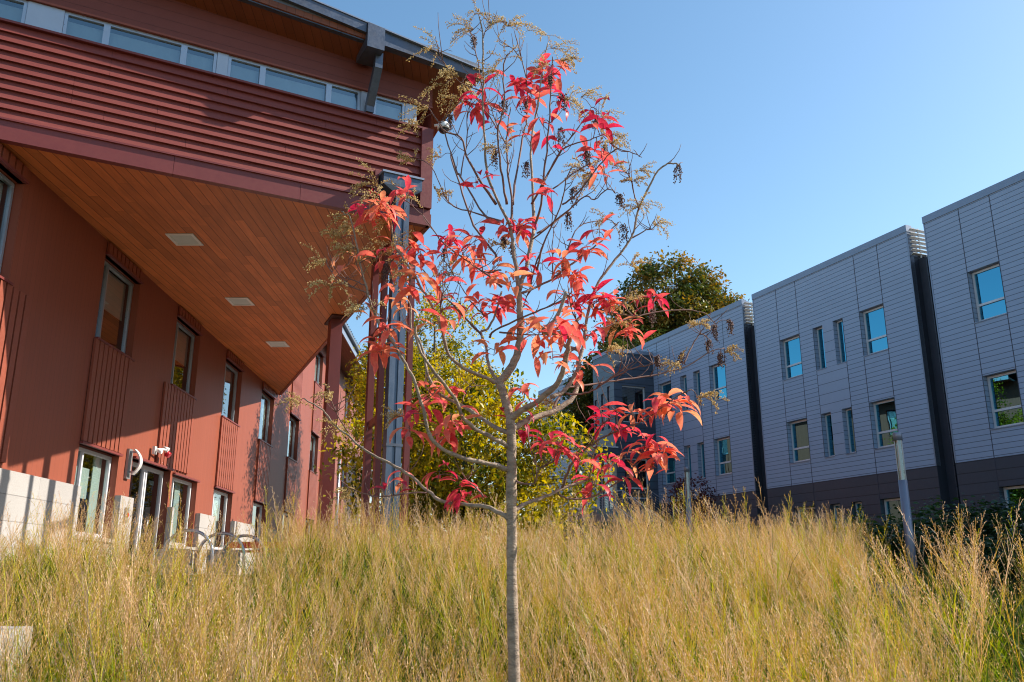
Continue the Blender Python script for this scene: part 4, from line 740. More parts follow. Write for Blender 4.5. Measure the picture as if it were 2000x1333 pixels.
# recessed lights in the soffit
for y, x in ((16.4, -6.64), (20.5, -6.76), (24.6, -6.89)):
    m = MB(); s_ = .06
    for dx, dy, sx, sy in ((0, -.28, .56, s_), (0, .28, .56, s_), (-.25, 0, s_, .5), (.25, 0, s_, .5)): m.cbox((x+dx, y+dy, ZS-.022), sx, sy, .020, 0)
    fr = m.build('soffit_light', M['white'], rb)
    m = MB(); m.cbox((x, y, ZS-.010), .44, .50, .008, 0); m.build('diffuser', M['blind'], fr)
# far roof and eave over the long wall
m = MB()
for (o0, o1, zA, zB, mat_, nm) in ((-.2, 1.15, 10.9, 11.02, 'eave_board', 'eave_soffit'),):
    m = MB(); WB.box(m, 33.0, 57, zA, zB, o0, o1); m.build(nm, M[mat_], rb)
m = MB(); WB.box(m, 33.0, 57, 10.86, 11.30, 1.155, 1.20); m.build('eave_fascia', M['cap'], rb)
m = MB(); WB.box(m, 33.0, 57, 11.2, 11.36, 1.21, 1.33); m.build('gutter', M['steel'], rb)
m = MB(); a_, b_ = 32.5, 57.3; rl = 7.9; zr = 13.2
q = [WB.p(a_, 11.37, 1.34), WB.p(b_, 11.37, 1.34), WB.p(b_, zr, -rl), WB.p(a_, zr, -rl)]
r = [v-Vector((0, 0, .15)) for v in q]; m.poly(q); m.poly(r[::-1])
for i in range(4): m.poly([r[i], r[(i+1) % 4], q[(i+1) % 4], q[i]])
q2 = [WB.p(a_, zr, -rl), WB.p(b_, zr, -rl), WB.p(b_, 10.9, -rl-8), WB.p(a_, 10.9, -rl-8)]; m.poly(q2)
i = a_+.2
while i < b_:
    p, t = WB.p(i, 11.385, 1.36), WB.p(i, zr+.015, -rl); m.box(p, WB.d*.04, (0, 0, .05), t-p); i += .42
m.build('roof', M['roof'], rb)

# ================= THINGS ON THE RED BUILDING
t = thing('security_camera', 'white dome security camera on the top right corner of the red siding', 'camera', tuple(FA.p(7.30, 8.70, .1)))
x, y, z = t.location; e = FA.d
m = MB(); m.tube([(x-.02, y+.05, z+.04), (x+.12, y+.05, z+.06), (x+.2, y+.05, z+.03)], .03); m.build('arm', M['white'], t, smooth=True)
m = MB(); cx, cy = x+.17, y+.02; m.tube([(cx, cy, z+.10), (cx, cy, z+.07), (cx, cy, z), (cx, cy, z-.06)], [.05, .11, .125, .125], 20); m.build('housing', M['white'], t, smooth=True)
m = MB(); m.tube([(cx, cy, z-.061)]+[(cx, cy, z-.061-.09*math.sin(k*.26)) for k in range(1, 7)], [.10]+[.10*math.cos(k*.26) for k in range(1, 7)], 18); m.build('dome', M['black'], t, smooth=True)
t = thing('wall_sign', 'curved white projecting sign plate on a dark bracket beside the glass door', 'sign', tuple(WB.p(18.78, 2.30, .02)))
m = MB(); WB.box(m, 18.66, 18.86, 2.02, 2.66, .008, .06); m.build('back_plate', M['frame_dark'], t, bevel=.01)
m = MB()
for k in range(10):
    u0, u1 = k/10, (k+1)/10; f_ = lambda u: (.27-.15*(2*u-1)**2, 2.11+.55*u)
    (o0, z0), (o1, z1) = f_(u0), f_(u1); a0, a1 = 18.70, 18.84
    p = [WB.p(a0, z0, o0), WB.p(a1, z0, o0), WB.p(a1, z1, o1), WB.p(a0, z1, o1)]; p2 = [WB.p(a0, z0, o0+.03), WB.p(a1, z0, o0+.03), WB.p(a1, z1, o1+.03), WB.p(a0, z1, o1+.03)]
    m.poly(p); m.poly(p2[::-1])
    for i in range(4): m.poly([p2[i], p2[(i+1) % 4], p[(i+1) % 4], p[i]])
m.build('plate', M['louver'], t)
m = MB()
for z in (2.12, 2.55): WB.box(m, 18.74, 18.80, z+.03, z+.07, .06, .19)
m.build('bracket', M['galv'], t)
t = thing('wall_floodlight', 'twin white floodlight with a red lens above the glass door', 'lamp', tuple(WB.p(20.2, 2.78, .07)))
m = MB(); WB.box(m, 19.95, 20.07, 2.72, 2.90, .06, .12); m.tube([WB.p(20.0, 2.83, .1), WB.p(20.15, 2.86, .22), WB.p(20.34, 2.86, .25)], .022); m.build('arm', M['white'], t)
m = MB(); m.tube([WB.p(20.02, 2.82, .12), WB.p(20.02, 2.78, .26)], [.035, .055], 14); m.build('lamp_head', M['white'], t, smooth=True)
m = MB(); m.tube([WB.p(20.36, 2.92, .16), WB.p(20.37, 2.86, .28)], [.042, .062], 14); m.build('lamp_head', M['white'], t, smooth=True)
m = MB(); m.tube([WB.p(20.42, 2.80, .22), WB.p(20.42, 2.74, .30)], [.075, .068], 16); m.build('lens', M['red_lens'], t, smooth=True)
t = thing('door_button', 'grey push plate with a red button on the stone pier left of the door', 'button', tuple(WB.p(18.66, 1.25, .13)))
m = MB(); WB.box(m, 18.58, 18.75, 1.10, 1.40, .132, .165); m.build('plate', M['frame_dark'], t, bevel=.01)
m = MB(); m.tube([WB.p(18.665, 1.25, .166), WB.p(18.665, 1.25, .185)], .045, 14); m.build('button', M['red_lens'], t)

# ================= STREET FURNITURE
hoops = [((-5.97, 16.4), 'nearest steel bicycle hoop, rising from the grass in front of the glass door'),
         ((-5.72, 17.5), 'middle steel bicycle hoop, between the nearest and the farthest hoop'),
         ((-5.60, 18.6), 'farthest steel bicycle hoop, below the third ground floor window')]
proto = None
for (x, y), lab in hoops:
    if proto is None:
        proto = t = thing('bike_rack', lab, 'bike rack', (x, y, 0), 'steel bicycle hoops in front of the red building')
        m = MB(); pts = [(x-.46, y, -.02), (x-.46, y, .25)]+[(x-.46*math.cos(R(k)), y, .36+.46*math.sin(R(k))) for k in range(0, 181, 12)]+[(x+.46, y, .25), (x+.46, y, -.02)]
        m.tube(pts, .03, 12); m.build('hoop', M['galv'], t, smooth=True)
        for s in (-1, 1):
            m = MB(); m.tube([(x+s*.46, y, .032), (x+s*.46, y, .042)], .07, 14); m.build('foot_plate', M['galv'], t)
    else:
        t = proto.copy(); COL.objects.link(t); t.location = (x, y, 0); t['label'] = lab
        for ch in proto.children:
            c = ch.copy(); COL.objects.link(c); c.parent = t
for x, y, s, lab in ((-6.55, 17.3, .5, 'pale stone block seat nearest the glass door, behind the first bicycle hoop'), (-5.95, 18.4, .52, 'pale stone block seat further from the door, under the red bench end')):
    m = MB(); m.cbox((x, y, 0), .62, .62, s, R(14)); o = m.build('stone_block', M['stone'], None, bevel=.02)
    for v in o.data.vertices: v.co -= Vector((x, y, 0))
    o.location = (x, y, 0); tag(o, lab, 'stone block', 'pale stone blocks beside the bicycle hoops')
t = thing('bench', 'low bench with a red slatted seat behind the bicycle hoops', 'bench', (-5.45, 19.6, 0))
m = MB()
for k in range(3): m.cbox((-5.45, 19.45+k*.14, .50), 1.7, .12, .045, R(4))
m.build('seat', M['signred'], t, bevel=.006)
m = MB(); m.cbox((-5.45, 19.82, .60), 1.7, .04, .14, R(4)); m.build('backrest', M['signred'], t, bevel=.006)
for s in (-1, 1):
    m = MB(); m.cbox((-5.45+s*.7, 19.6+s*.05, 0), .07, .36, .495, R(4)); m.build('leg', M['galv'], t)
m = MB(); m.cbox((-4.78, 7.0, -1.5), 1.68, 1.0, 1.10, R(4)); o = m.build('concrete_block', M['concrete'], None, bevel=.025)
for v in o.data.vertices: v.co -= Vector((-4.55, 7.0, -1.5))
o.location = (-4.55, 7.0, -1.5); tag(o, 'pale concrete seat block half hidden by grass at the lower left', 'concrete block')

def lamp_post(x, y, zb, h, r, lab, glassy=True):
    t = thing('lamp_post', lab, 'lamp post', (x, y, zb), 'slim lamp posts with clear light cylinders')
    body = h*(.70 if glassy else .95)
    m = MB(); m.tube([(x, y, zb-.1), (x, y, zb+body*.5), (x, y, zb+body)], [r, r*.97, r*.94], 20); m.build('pole', M['pole'], t, smooth=True)
    m = MB(); m.tube([(x, y, zb), (x, y, zb+.03)], r*1.7, 20); m.build('base_plate', M['pole'], t)
    m = MB(); m.tube([(x, y, zb+body+.001), (x, y, zb+h-.16)], r*.80, 20, cap=False); m.build('light_cylinder', M['glass'], t, smooth=True)
    m = MB()
    for k in range(6):
        a = k*math.pi/3; m.tube([(x+r*.84*math.cos(a), y+r*.84*math.sin(a), zb+body), (x+r*.84*math.cos(a), y+r*.84*math.sin(a), zb+h-.15)], .007, 6)
    m.tube([(x, y, zb+body), (x, y, zb+h-.16)], r*.34, 10); m.build('lamp_core', M['louver'], t)
    m = MB(); m.tube([(x, y, zb+h-.16), (x, y, zb+h-.01), (x, y, zb+h)], [r*1.0, r*1.0, r*.93], 20); m.build('cap', M['pole'], t, smooth=True)
    return t
lamp_post(7.62, 17.0, ground_z(7.62, 17), 2.74-ground_z(7.62, 17), .088, 'grey lamp post in front of the middle grey block, the largest of the lamp posts')
lamp_post(5.43, 27.0, ground_z(5.43, 27), 3.28-ground_z(5.43, 27), .085, 'grey lamp post at the far grey block, beside the small red shrub')
t = lamp_post(-5.58, 28.0, 0, 3.94, .055, 'thin pale lamp post with a rounded cap against the red wall', glassy=False)
for ch in t.children:
    if ch.name.startswith(('pole', 'cap')): ch.data.materials[0] = M['galv']

# ================= GREY BUILDING
dC = (-math.sin(R(23)), math.cos(R(23))); nC = (-dC[1], dC[0])
GC = Plane((13.605, 32.4), dC, nC)
gb = thing('grey_building', 'long blue grey panelled building in three blocks with a dark base and entrance tower', 'building', (14, 33, 0))
ZB, ZT = 3.68, 12.55
def block(hi, lo, mirror, floor_lo=0):
    """one block; hi is its far edge, lo its near edge"""
    def c(a0, a1): return (lo+a0, lo+a1) if not mirror else (hi-a1, hi-a0)
    big1, n1, n2, big2 = c(7.40, 8.66-.01-1.25+1.25), None, None, None
    W_ = hi-lo
    B1 = c(1.48, 2.70); N2 = c(3.60, 4.13); N1 = c(4.74, 5.29); B2 = c(6.12, 7.38)
    ws = []
    for z0, z1 in ((8.20, 10.0), (4.60, 6.37), (.95, 2.75)):
        for q in (B1, B2): ws.append((*q, z0, z1, True))
        for q in (N1, N2): ws.append((*q, z0, z1, False))
    H = [w_[:4] for w_ in ws]
    m = MB(); GC.wall(m, lo, hi, ZB, ZT, [h for h in H if h[2] > ZB], .26); m.build('upper_wall', M['siding'], gb)
    m = MB(); GC.wall(m, lo, hi, -.6, ZB, [h for h in H if h[2] < ZB], .26, out=-.004); m.build('base_wall', M['dark_siding'], gb)
    # infill panels between the narrow windows
    x0, x1 = min(N1[0], N2[0]), max(N1[1], N2[1])
    i0, i1 = sorted((N1[0], N1[1], N2[0], N2[1]))[1:3]
    for z0, z1 in ((8.2, 10.0), (4.6, 6.37)):
        m = MB(); GC.quad(m, i0+.01, i1-.01, z0, z1, .004); m.build('infill_panel', M['siding_wide'], gb)
    m = MB(); GC.quad(m, x0, x1, 6.38, 8.19, .004); m.build('infill_panel', M['siding_wide'], gb)
    # panel joints
    m = MB()
    for a in (B1[0], B1[1], B2[0], B2[1]):
        zs = [ZB, 4.6, 6.37, 8.2, 10.0, ZT-.2]
        GC.box(m, a-.012, a+.012, ZB, ZT-.21, .001, .006)
    for a in (B1[0], B1[1], B2[0]): GC.box(m, a-.015, a+.015, 0, .9, -.003, .003); GC.box(m, a-.015, a+.015, 2.78, ZB, -.003, .003)
    GC.box(m, x0-.012, x0+.012, ZB+.9, 10.0, .002, .007); GC.box(m, x1-.012, x1+.012, ZB+.9, 10.0, .002, .007)
    m.build('panel_joint', M['joint'], gb)
    m = MB(); GC.box(m, lo-.01, hi+.01, ZT-.20, ZT+.06, -.25, .03); m.build('parapet_cap', M['cap'], gb, bevel=.006)
    for a in (lo, hi-.05): m = MB(); GC.box(m, a, a+.05, ZB, ZT-.2, -.2, .012); m.build('corner_trim', M['cap'], gb)
    for a0, a1, z0, z1, bg_ in ws:
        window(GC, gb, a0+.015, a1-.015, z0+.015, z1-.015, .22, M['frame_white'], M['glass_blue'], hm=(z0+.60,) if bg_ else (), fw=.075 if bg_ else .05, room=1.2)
        m = MB(); GC.box(m, a0-.01, a1+.01, z0-.03, z0+.0, -.2, .03); m.build('window_sill', M['cap'], gb)
    # side returns
    for a, sgn in ((lo, -1), (hi, 1)):
        m = MB(); q = [GC.p(a, -.6, 0), GC.p(a, -.6, -9), GC.p(a, 11.4, -9), GC.p(a, 11.4, 0)]
        m.poly(q if sgn < 0 else q[::-1], [(0, -.6), (9, -.6), (9, 11.4), (0, 11.4)]); m.build('side_wall', M['recess'], gb)
        m = MB(); q = [GC.p(a, 11.4, 0), GC.p(a, 11.4, -.42), GC.p(a, ZT, -.42), GC.p(a, ZT, 0)]; m.poly(q); m.build('parapet_return', M['cap'], gb)
    m = MB(); m.poly([GC.p(lo, 11.5, 0), GC.p(hi, 11.5, 0), GC.p(hi, 11.5, -9), GC.p(lo, 11.5, -9)]); m.build('roof', M['roof'], gb)
    m = MB(); m.poly([GC.p(lo, -.6, -9), GC.p(hi, -.6, -9), GC.p(hi, 12.4, -9), GC.p(lo, 12.4, -9)]); m.build('rear_wall', M['recess'], gb)
EDGES = [(6.30, -2.68, False), (-3.44, -12.42, True), (16.04, 7.06, True), (-13.18, -22.16, False)]
for hi, lo, mir in EDGES: block(hi, lo, mir)
for lo, hi in ((-3.44, -2.68), (6.30, 7.06), (-13.18, -12.42)):
    m = MB(); GC.quad(m, lo, hi, -.6, 11.3, -.42); m.build('recess_wall', M['recess'], gb)
    m = MB(); GC.box(m, lo+.36, lo+.40, -.6, 11.3, -.419, -.36); m.build('recess_mullion', M['dark_siding'], gb)
    m = MB()
    for k in range(7):
        z = 11.42+k*.16; p = GC.p(hi-.03, z, -.05); m.box(p, GC.n*-1.2, GC.d*-.10+Vector((0, 0, .05)), (0, 0, .02))
    GC.box(m, hi-.10, hi-.06, 11.35, 12.5, -.5, -.45); GC.box(m, hi-.10, hi-.06, 11.35, 12.5, -1.2, -1.14)
    m.build('louver_screen', M['louver'], gb)
# stretch beyond the tower
m = MB(); H = [(19.8, 21.05, 8.2, 10), (19.8, 21.05, 4.6, 6.37), (23.5, 24.7, 8.2, 10), (23.5, 24.7, 4.6, 6.37)]
GC.wall(m, 16.04, 30, ZB, ZT, H, .26); m.build('upper_wall', M['siding'], gb)
m = MB(); GC.wall(m, 16.04, 30, -.5, ZB, [], .2, out=-.004); m.build('base_wall', M['siding_wide'], gb)
for h in H: window(GC, gb, h[0]+.015, h[1]-.015, h[2]+.015, h[3]-.015, .22, M['frame_white'], M['glass_blue'], hm=(h[2]+.6,), fw=.075, room=1.2)
m = MB(); GC.box(m, 16.05, 30, ZT-.2, ZT+.06, -.25, .03); m.build('parapet_cap', M['cap'], gb)
m = MB()
for a in (18.3, 19.8, 21.05, 23.5, 24.7): GC.box(m, a-.012, a+.012, ZB, ZT-.21, .001, .006)
m.build('panel_joint', M['joint'], gb)
# entrance tower: front face looks along the facade, side face parallel to it
TA0, TA1, TO = 15.0, 17.3, 2.5; TZ = 11.85
o_ = GC.p(TA0, 0, 0); TF = Plane((o_.x, o_.y), nC, (-dC[0], -dC[1]))          # a: 0 at the facade .. 2.5 at the near corner
o_ = GC.p(TA0, 0, TO); TS = Plane((o_.x, o_.y), dC, nC)                       # a: 0 at the near corner
fh = [(.55, 2.0, 7.9, 9.9), (.55, 2.0, 3.9, 6.0)]
m = MB(); TF.wall(m, 0, TO, -.3, TZ, fh, .2); m.build('tower_front', M['tower_siding'], gb)
sh = [(.45, .75, 7.6, 9.9), (1.1, 1.45, 7.6, 9.6), (1.9, 2.2, 7.6, 9.4), (.5, 1.9, 3.35, 6.0)]
m = MB(); TS.wall(m, 0, TA1-TA0, -.3, TZ, sh, .2); m.build('tower_side', M['tower_siding'], gb)
m = MB(); q = [GC.p(TA1, z, o) for z, o in ((-.3, 0), (-.3, TO), (TZ, TO), (TZ, 0))]; m.poly(q); m.build('tower_rear', M['tower_siding'], gb)
m = MB(); m.poly([GC.p(a, TZ-.1, o) for a, o in ((TA0, 0), (TA0, TO), (TA1, TO), (TA1, 0))]); m.build('tower_roof', M['roof'], gb)
m = MB(); TF.box(m, 0, TO+.03, TZ-.14, TZ+.05, -.2, .03); TS.box(m, .05, TA1-TA0, TZ-.141, TZ+.051, -.2, .03); m.build('parapet_cap', M['cap'], gb)
for h in fh: window(TF, gb, h[0], h[1], h[2], h[3], .15, M['frame_white'], M['glass'], hm=(h[2]+.55,), fw=.07)
for h in sh[:3]: window(TS, gb, h[0], h[1], h[2], h[3], .15, M['frame_white'], M['glass_blue'], fw=.05)
window(TS, gb, *sh[3], .15, M['frame_white'], M['glass'], vm=(1.2,), fw=.08, name='door')
m = MB(); TS.box(m, -.25, 2.6, 6.10, 6.45, .0, 1.3); m.build('canopy', M['tower_siding'], gb, bevel=.01)
m = MB(); TS.box(m, -.27, 2.62, 6.45, 6.52, -.0, 1.34); TS.box(m, -.20, -.12, 3.2, 6.09, 1.15, 1.24); TS.box(m, .95, 1.03, 3.2, 6.09, 1.15, 1.24); m.build('canopy_frame', M['frame_white'], gb)
# entrance steps with handrails
st = thing('entrance_steps', 'concrete entrance steps with metal handrails leading up to the dark tower', 'steps', (5.2, 42, 2.2))
ST = Plane((GC.p(15, 0, 0).x, GC.p(15, 0, 0).y), dC, nC)
m = MB(); ST.box(m, -.9, 3.0, 1.2, 3.25, .9, 4.6)
for k in range(12): ST.box(m, -.9-.32*(k+1), -.9-.32*k-.002, 1.0, 3.25-.15*(k+1), .9, 4.4)
m.build('stair_flight', M['concrete'], st)
def rail(o0):
    m = MB(); P_ = [(1.0, 4.2), (-.9, 4.2), (-.9-3.84, 2.4), (-5.2, 2.35)]
    m.tube([ST.p(a, z, o0) for a, z in P_], .032, 8)
    for (a, z, zb_) in ((1.0, 4.2, 3.2), (-.9, 4.2, 3.2), (-2.8, 3.3, 2.2), (-4.74, 2.4, 1.2)): m.tube([ST.p(a, zb_, o0), ST.p(a, z, o0)], .025, 8)
    for k in range(1, 7): m.tube([ST.p(a, z-.13*k, o0) for a, z in P_[:3]], .009, 6)
    m.build('handrail', M['galv'], st)
for o0 in (1.0, 2.7, 4.3): rail(o0)

# ================= TREES, SHRUBS
def leaves_np(cen, size, rs, tint, droop=.5, aspect=.5, seed=0):
    """folded leaf: 6 verts, 4 tris, drooping at random"""
    g = np.random.default_rng(seed); n = len(cen)
    az = g.uniform(0, 2*np.pi, n); pit = -g.uniform(-.3, 1.2, n)*droop*1.6
    d = np.stack([np.cos(az)*np.cos(pit), np.sin(az)*np.cos(pit), np.sin(pit)], 1)
    up = g.normal(size=(n, 3))*.45+np.array([0, 0, 1.]); s = np.cross(d, up); s /= np.linalg.norm(s, axis=1, keepdims=True); nn = np.cross(s, d)
    L = (size*(1+rs*g.uniform(-1, 1, n)))[:, None]; w = L*aspect*.5; c = cen
    fold = g.uniform(.05, .3, n)[:, None]
    V = np.stack([c-d*L*.5, c-d*L*.05+s*w+nn*w*fold, c-d*L*.05-s*w+nn*w*fold, c+d*L*.02, c+d*L*.5-nn*L*.12], 1).reshape(-1, 3)
    b = (np.arange(n)*5)[:, None]
    F = np.concatenate([b+np.array([[0, 3, 1]]), b+np.array([[0, 2, 3]]), b+np.array([[3, 4, 1]]), b+np.array([[3, 2, 4]])])
    return V, F, np.repeat(tint, 5)
def crown_tree(name, label, cat, base, group, trunk_h, trunk_r, ells, nclump, per, spread, leaf, mat, bark='bark_dark', tint=(.5, .25), seed=1, lit=None, droop=.5, aspect=.5):
    g = np.random.default_rng(seed); t = thing(name, label, cat, base, group)
    cs = []; wts = np.array([e[3]*e[4]*e[5] for e in ells]); wts = wts/wts.sum()
    for k in range(nclump):
        e = ells[g.choice(len(ells), p=wts)]; v = g.normal(size=3); v /= np.linalg.norm(v); r = g.uniform(.35, 1)**.45
        cs.append([e[0]+v[0]*r*e[3], e[1]+v[1]*r*e[4], e[2]+v[2]*r*e[5]])
    cs = np.array(cs); n = len(cs)
    sp = spread*g.uniform(.6, 1.3, n)
    idx = np.repeat(np.arange(n), per); off = g.normal(size=(len(idx), 3))*np.array([1, 1, .55])*sp[idx][:, None]
    off[:, 2] -= (off[:, 0]**2+off[:, 1]**2)/(sp[idx]*3.5)
    P = cs[idx]+off-np.array([0, 0, 0]); ct = g.normal(tint[0], tint[1], n)
    V, F, T = leaves_np(P, leaf, .35, np.clip(ct[idx]+g.normal(0, .16, len(idx)), 0, 1), droop, aspect, seed)
    # trunk, limbs
    m = MB(); x, y, z = base; top = ells[0][2]+ells[0][5]*.5; bx = lambda f: (x+.15*math.sin(f*5), y+.12*math.cos(f*4)-.12, z+f*(top-base[2]))
    m.tube([bx(f) for f in (0, .15, .35, .6, .8, 1)], [trunk_r*1.25, trunk_r, trunk_r*.85, trunk_r*.6, trunk_r*.4, trunk_r*.15], 10)
    m.build('trunk', M[bark], t, smooth=True)
    m = MB(); sel = g.choice(n, min(n, 46), replace=False)
    for i in sel:
        c = cs[i]; f = max(.18, min(.92, (c[2]-z)/(top-z)*.6)); s0 = Vector(bx(f)); e0 = Vector(c); md = (s0+e0)/2+Vector((0, 0, .12*(e0-s0).length)); d_ = max(.12, 1-f)
        m.tube([s0, s0.lerp(md, .6), md, md.lerp(e0, .55)-Vector((0, 0, 0)), e0], [trunk_r*.34*d_, trunk_r*.26*d_, trunk_r*.2*d_, trunk_r*.12*d_, trunk_r*.05], 6)
    m.build('limbs', M[bark], t, smooth=True)
    me = mesh_np('crown', V-np.array(base), F, M[mat], T); link('crown', me, t); return t
crown_tree('yellow_tree', 'nearer leafy yellow green tree behind the red leaved sapling', 'tree', (-1.0, 19, ground_z(-1, 19)), None, 1, .09,
    [(-.8, 19, 2.7, 1.7, 1.7, 1.9), (-2.3, 19.1, 2.3, 1.35, 1.2, 1.3), (.80, 18.9, 2.3, 1.15, 1.2, 1.5), (-.7, 18.6, 1.2, 2.0, 1.4, .9), (-3.2, 19.3, 2.9, .75, .8, .75), (-2.9, 19, 1.1, .8, .8, .6)], 520, 50, .24, .12, 'leaf_yellow', tint=(.60, .27), seed=3, droop=.7, aspect=.55)
crown_tree('tall_tree', 'taller yellow green tree between the red building and the sapling', 'tree', (-3.0, 34, 0), None, 1, .17,
    [(-2.9, 34, 8.4, 1.8, 1.8, 3.1), (-3.6, 34, 5.2, 2.6, 2.3, 2.6), (-1.7, 34, 5.8, 2.1, 2, 2.6), (-4.9, 33.6, 6.6, 1.3, 1.6, 2.4), (-5.2, 33.8, 3.3, 1.3, 1.4, 1.5), (-4.3, 31.4, 6.6, 1.6, 1.8, 2.2), (-4.0, 36.4, 7.6, 1.7, 1.8, 2.6)], 860, 62, .30, .145, 'leaf_yellow', tint=(.62, .26), seed=5, droop=.5)  # last two lobes added to widen the shadow cast on the red wall
crown_tree('oak_tree', 'big rounded tree with browning crown behind the grey building', 'tree', (10.6, 57, 0), None, 1, .45,
    [(11.2, 57, 17.0, 4.2, 3.5, 4.6), (13.0, 57, 16.0, 3.2, 3, 3.8), (8.9, 57, 15.0, 2.8, 3, 3.4), (11, 57, 12, 5, 3, 3)], 640, 100, .52, .29, 'leaf_far', tint=(.58, .26), seed=7)
crown_tree('dark_tree', 'darker lower tree left of the big rounded tree', 'tree', (6.4, 52, 0), None, 1, .3,
    [(6.3, 52, 11.6, 2.3, 2.2, 2.6), (7.6, 52, 10.6, 2.5, 2, 2.2), (5.6, 52, 9.4, 2.0, 2, 2.0), (4.6, 51.5, 10.2, 1.5, 1.6, 2.2), (8.6, 52, 12.4, 1.8, 1.8, 2.2)], 420, 80, .42, .25, 'leaf_far', tint=(.38, .22), seed=9)
SH = [(7.15, 18.4, 1.25, .95, 'dark shrub left of and behind the largest lamp post'), (8.3, 18.0, 1.35, 1.05, 'dark shrub just right of the largest lamp post'), (9.3, 18.8, 1.65, 1.15, 'dark shrub below the gap between the two nearest grey blocks'),
      (10.4, 18.0, 1.75, 1.2, 'tall dark shrub in front of the low window at the edge of the view'), (8.75, 16.6, .70, .95, 'low dark shrub in front of the taller shrubs, by the path'), (9.9, 16.7, 1.0, 1.05, 'rounded dark shrub beside the path at the far right'), (6.3, 18.2, .95, .8, 'smallest dark shrub, between the grass and the largest lamp post')]
for k, (x, y, h, r, lab) in enumerate(SH):
    zb_ = ground_z(x, y); hh = h-zb_
    crown_tree('shrub', lab, 'shrub', (x, y, zb_), 'dark shrubs along the grey building', .3, .04, [(x, y, zb_+hh*.55, r, r*.8, hh*.42)], 90, 50, .24, .13, 'leaf_shrub', tint=(.5, .28), seed=20+k, droop=.1)
crown_tree('red_shrub', 'small burgundy shrub at the foot of the far grey block', 'shrub', (7.9, 38.5, ground_z(7.9, 38.5)), None, .3, .04, [(7.9, 38.5, ground_z(7.9, 38.5)+1.3, 1.0, .8, 1.0)], 60, 30, .2, .13, 'leaf_burgundy', seed=31)
# trees that the windows of both buildings mirror, standing behind the camera's left and right
# ================= SOURWOOD SAPLING
TB = (.02, 5.0, ground_z(0, 5))
sw = thing('sourwood_sapling', 'slender young tree with red leaves and tan seed panicles in the tall grass', 'tree', TB)
def smooth_line(pts, sub=4):
    P = [np.array(p) for p in pts]; out = []
    for i in range(len(P)-1):
        p0, p1, p2, p3 = P[max(i-1, 0)], P[i], P[i+1], P[min(i+2, len(P)-1)]
        for k in range(sub):
            t = k/sub; out.append(.5*((2*p1)+(-p0+p2)*t+(2*p0-5*p1+4*p2-p3)*t*t+(-p0+3*p1-3*p2+p3)*t**3))
    out.append(P[-1]); return out
m = MB(); L_ = smooth_line([(.035, 5, TB[2]-.05, .043), (.028, 5, -1.1, .040)]+TRUNK, 5)
m.tube([tuple(p[:3]+np.array([random.gauss(0, .0012), 0, 0])) for p in L_], [float(p[3])*.94*(1+random.gauss(0, .03)) for p in L_], 14)
trk = m.build('trunk', M['bark'], sw, smooth=True)
m = MB()
for (u, v, r_) in ((.0, .35, .035), (-.01, -.25, .037), (.01, -.6, .038)):
    pass
m = MB(); mt = MB()
for L in LIMBS:
    q = smooth_line(L, 4); big = L[0][3] > .0095
    for k, p in enumerate(q[1:-1]): p[:3] += np.array([random.gauss(0, 1), random.gauss(0, 1), random.gauss(0, 1)])*.0022
    (m if big else mt).tube([tuple(p[:3]) for p in q], [max(.0019, float(p[3])*(1+random.gauss(0, .06))) for p in q], 8 if big else 6)
    if not big or L[-1][3] < .005:
        for _ in range(4):
            p = q[random.randrange(len(q)//3, max(len(q)//3+1, int(len(q)*.85)))]; a = random.uniform(0, 6.28); l = random.uniform(.07, .21); up_ = random.uniform(.5, 1.3); b1 = random.uniform(-.15, .15)
            mt.tube([tuple(p[:3]), (p[0]+l*.35*math.cos(a), p[1]+l*.35*math.sin(a), p[2]+l*.3*up_), (p[0]+l*.6*math.cos(a+b1), p[1]+l*.6*math.sin(a+b1), p[2]+l*.7*up_), (p[0]+l*.7*math.cos(a+b1), p[1]+l*.7*math.sin(a+b1), p[2]+l*1.05*up_)], [.0028, .0024, .0019, .0014], 5)
    # short dead spurs
    for _ in range(2 if big else 3):
        p = q[random.randrange(len(q)//4, len(q))]; a = random.uniform(0, 6.28); l = random.uniform(.03, .11)
        mt.tube([tuple(p[:3]), (p[0]+l*.6*math.cos(a), p[1]+l*.6*math.sin(a), p[2]+l*.5), (p[0]+l*math.cos(a), p[1]+l*math.sin(a), p[2]+l*random.uniform(.5, 1.1))], [.0026, .002, .0014], 5)
m.build('limbs', M['bark'], sw, smooth=True)
for L in TWIGS: q = smooth_line(L, 3); mt.tube([tuple(p[:3]) for p in q], [max(.0017, float(p[3])) for p in q], 5)
# leaves
V = []; F = []; T = []; g = np.random.default_rng(4)
def red_leaf(base, az, p0, bend, L, w, tint):
    b = len(V); ns = 6; pos = np.array(base); pit = p0; roll = g.uniform(-.5, .5); wav = g.uniform(-.3, .3)
    prof = [.06, .62, .93, 1.0, .80, .42, .03]
    for k in range(ns+1):
        d = np.array([math.cos(az)*math.cos(pit), math.sin(az)*math.cos(pit), math.sin(pit)]); s = np.array([-math.sin(az+wav*k/ns), math.cos(az+wav*k/ns), 0.])
        n_ = np.cross(d, s)
        s = s*math.cos(roll)+n_*math.sin(roll); n_ = np.cross(d, s)
        ww = w*prof[k]/2; up = -n_ if n_[2] < 0 else n_
        V.extend([pos+s*ww+n_*ww*.42*(1 if n_[2] > 0 else -1), pos, pos-s*ww+n_*ww*.42*(1 if n_[2] > 0 else -1)]); T.extend([tint+g.normal(0, .05)]*3)
        pos = pos+d*L/ns; pit -= bend/ns
    for k in range(ns):
        i = b+3*k; F.append((i, i+1, i+4, i+3)); F.append((i+1, i+2, i+5, i+4))
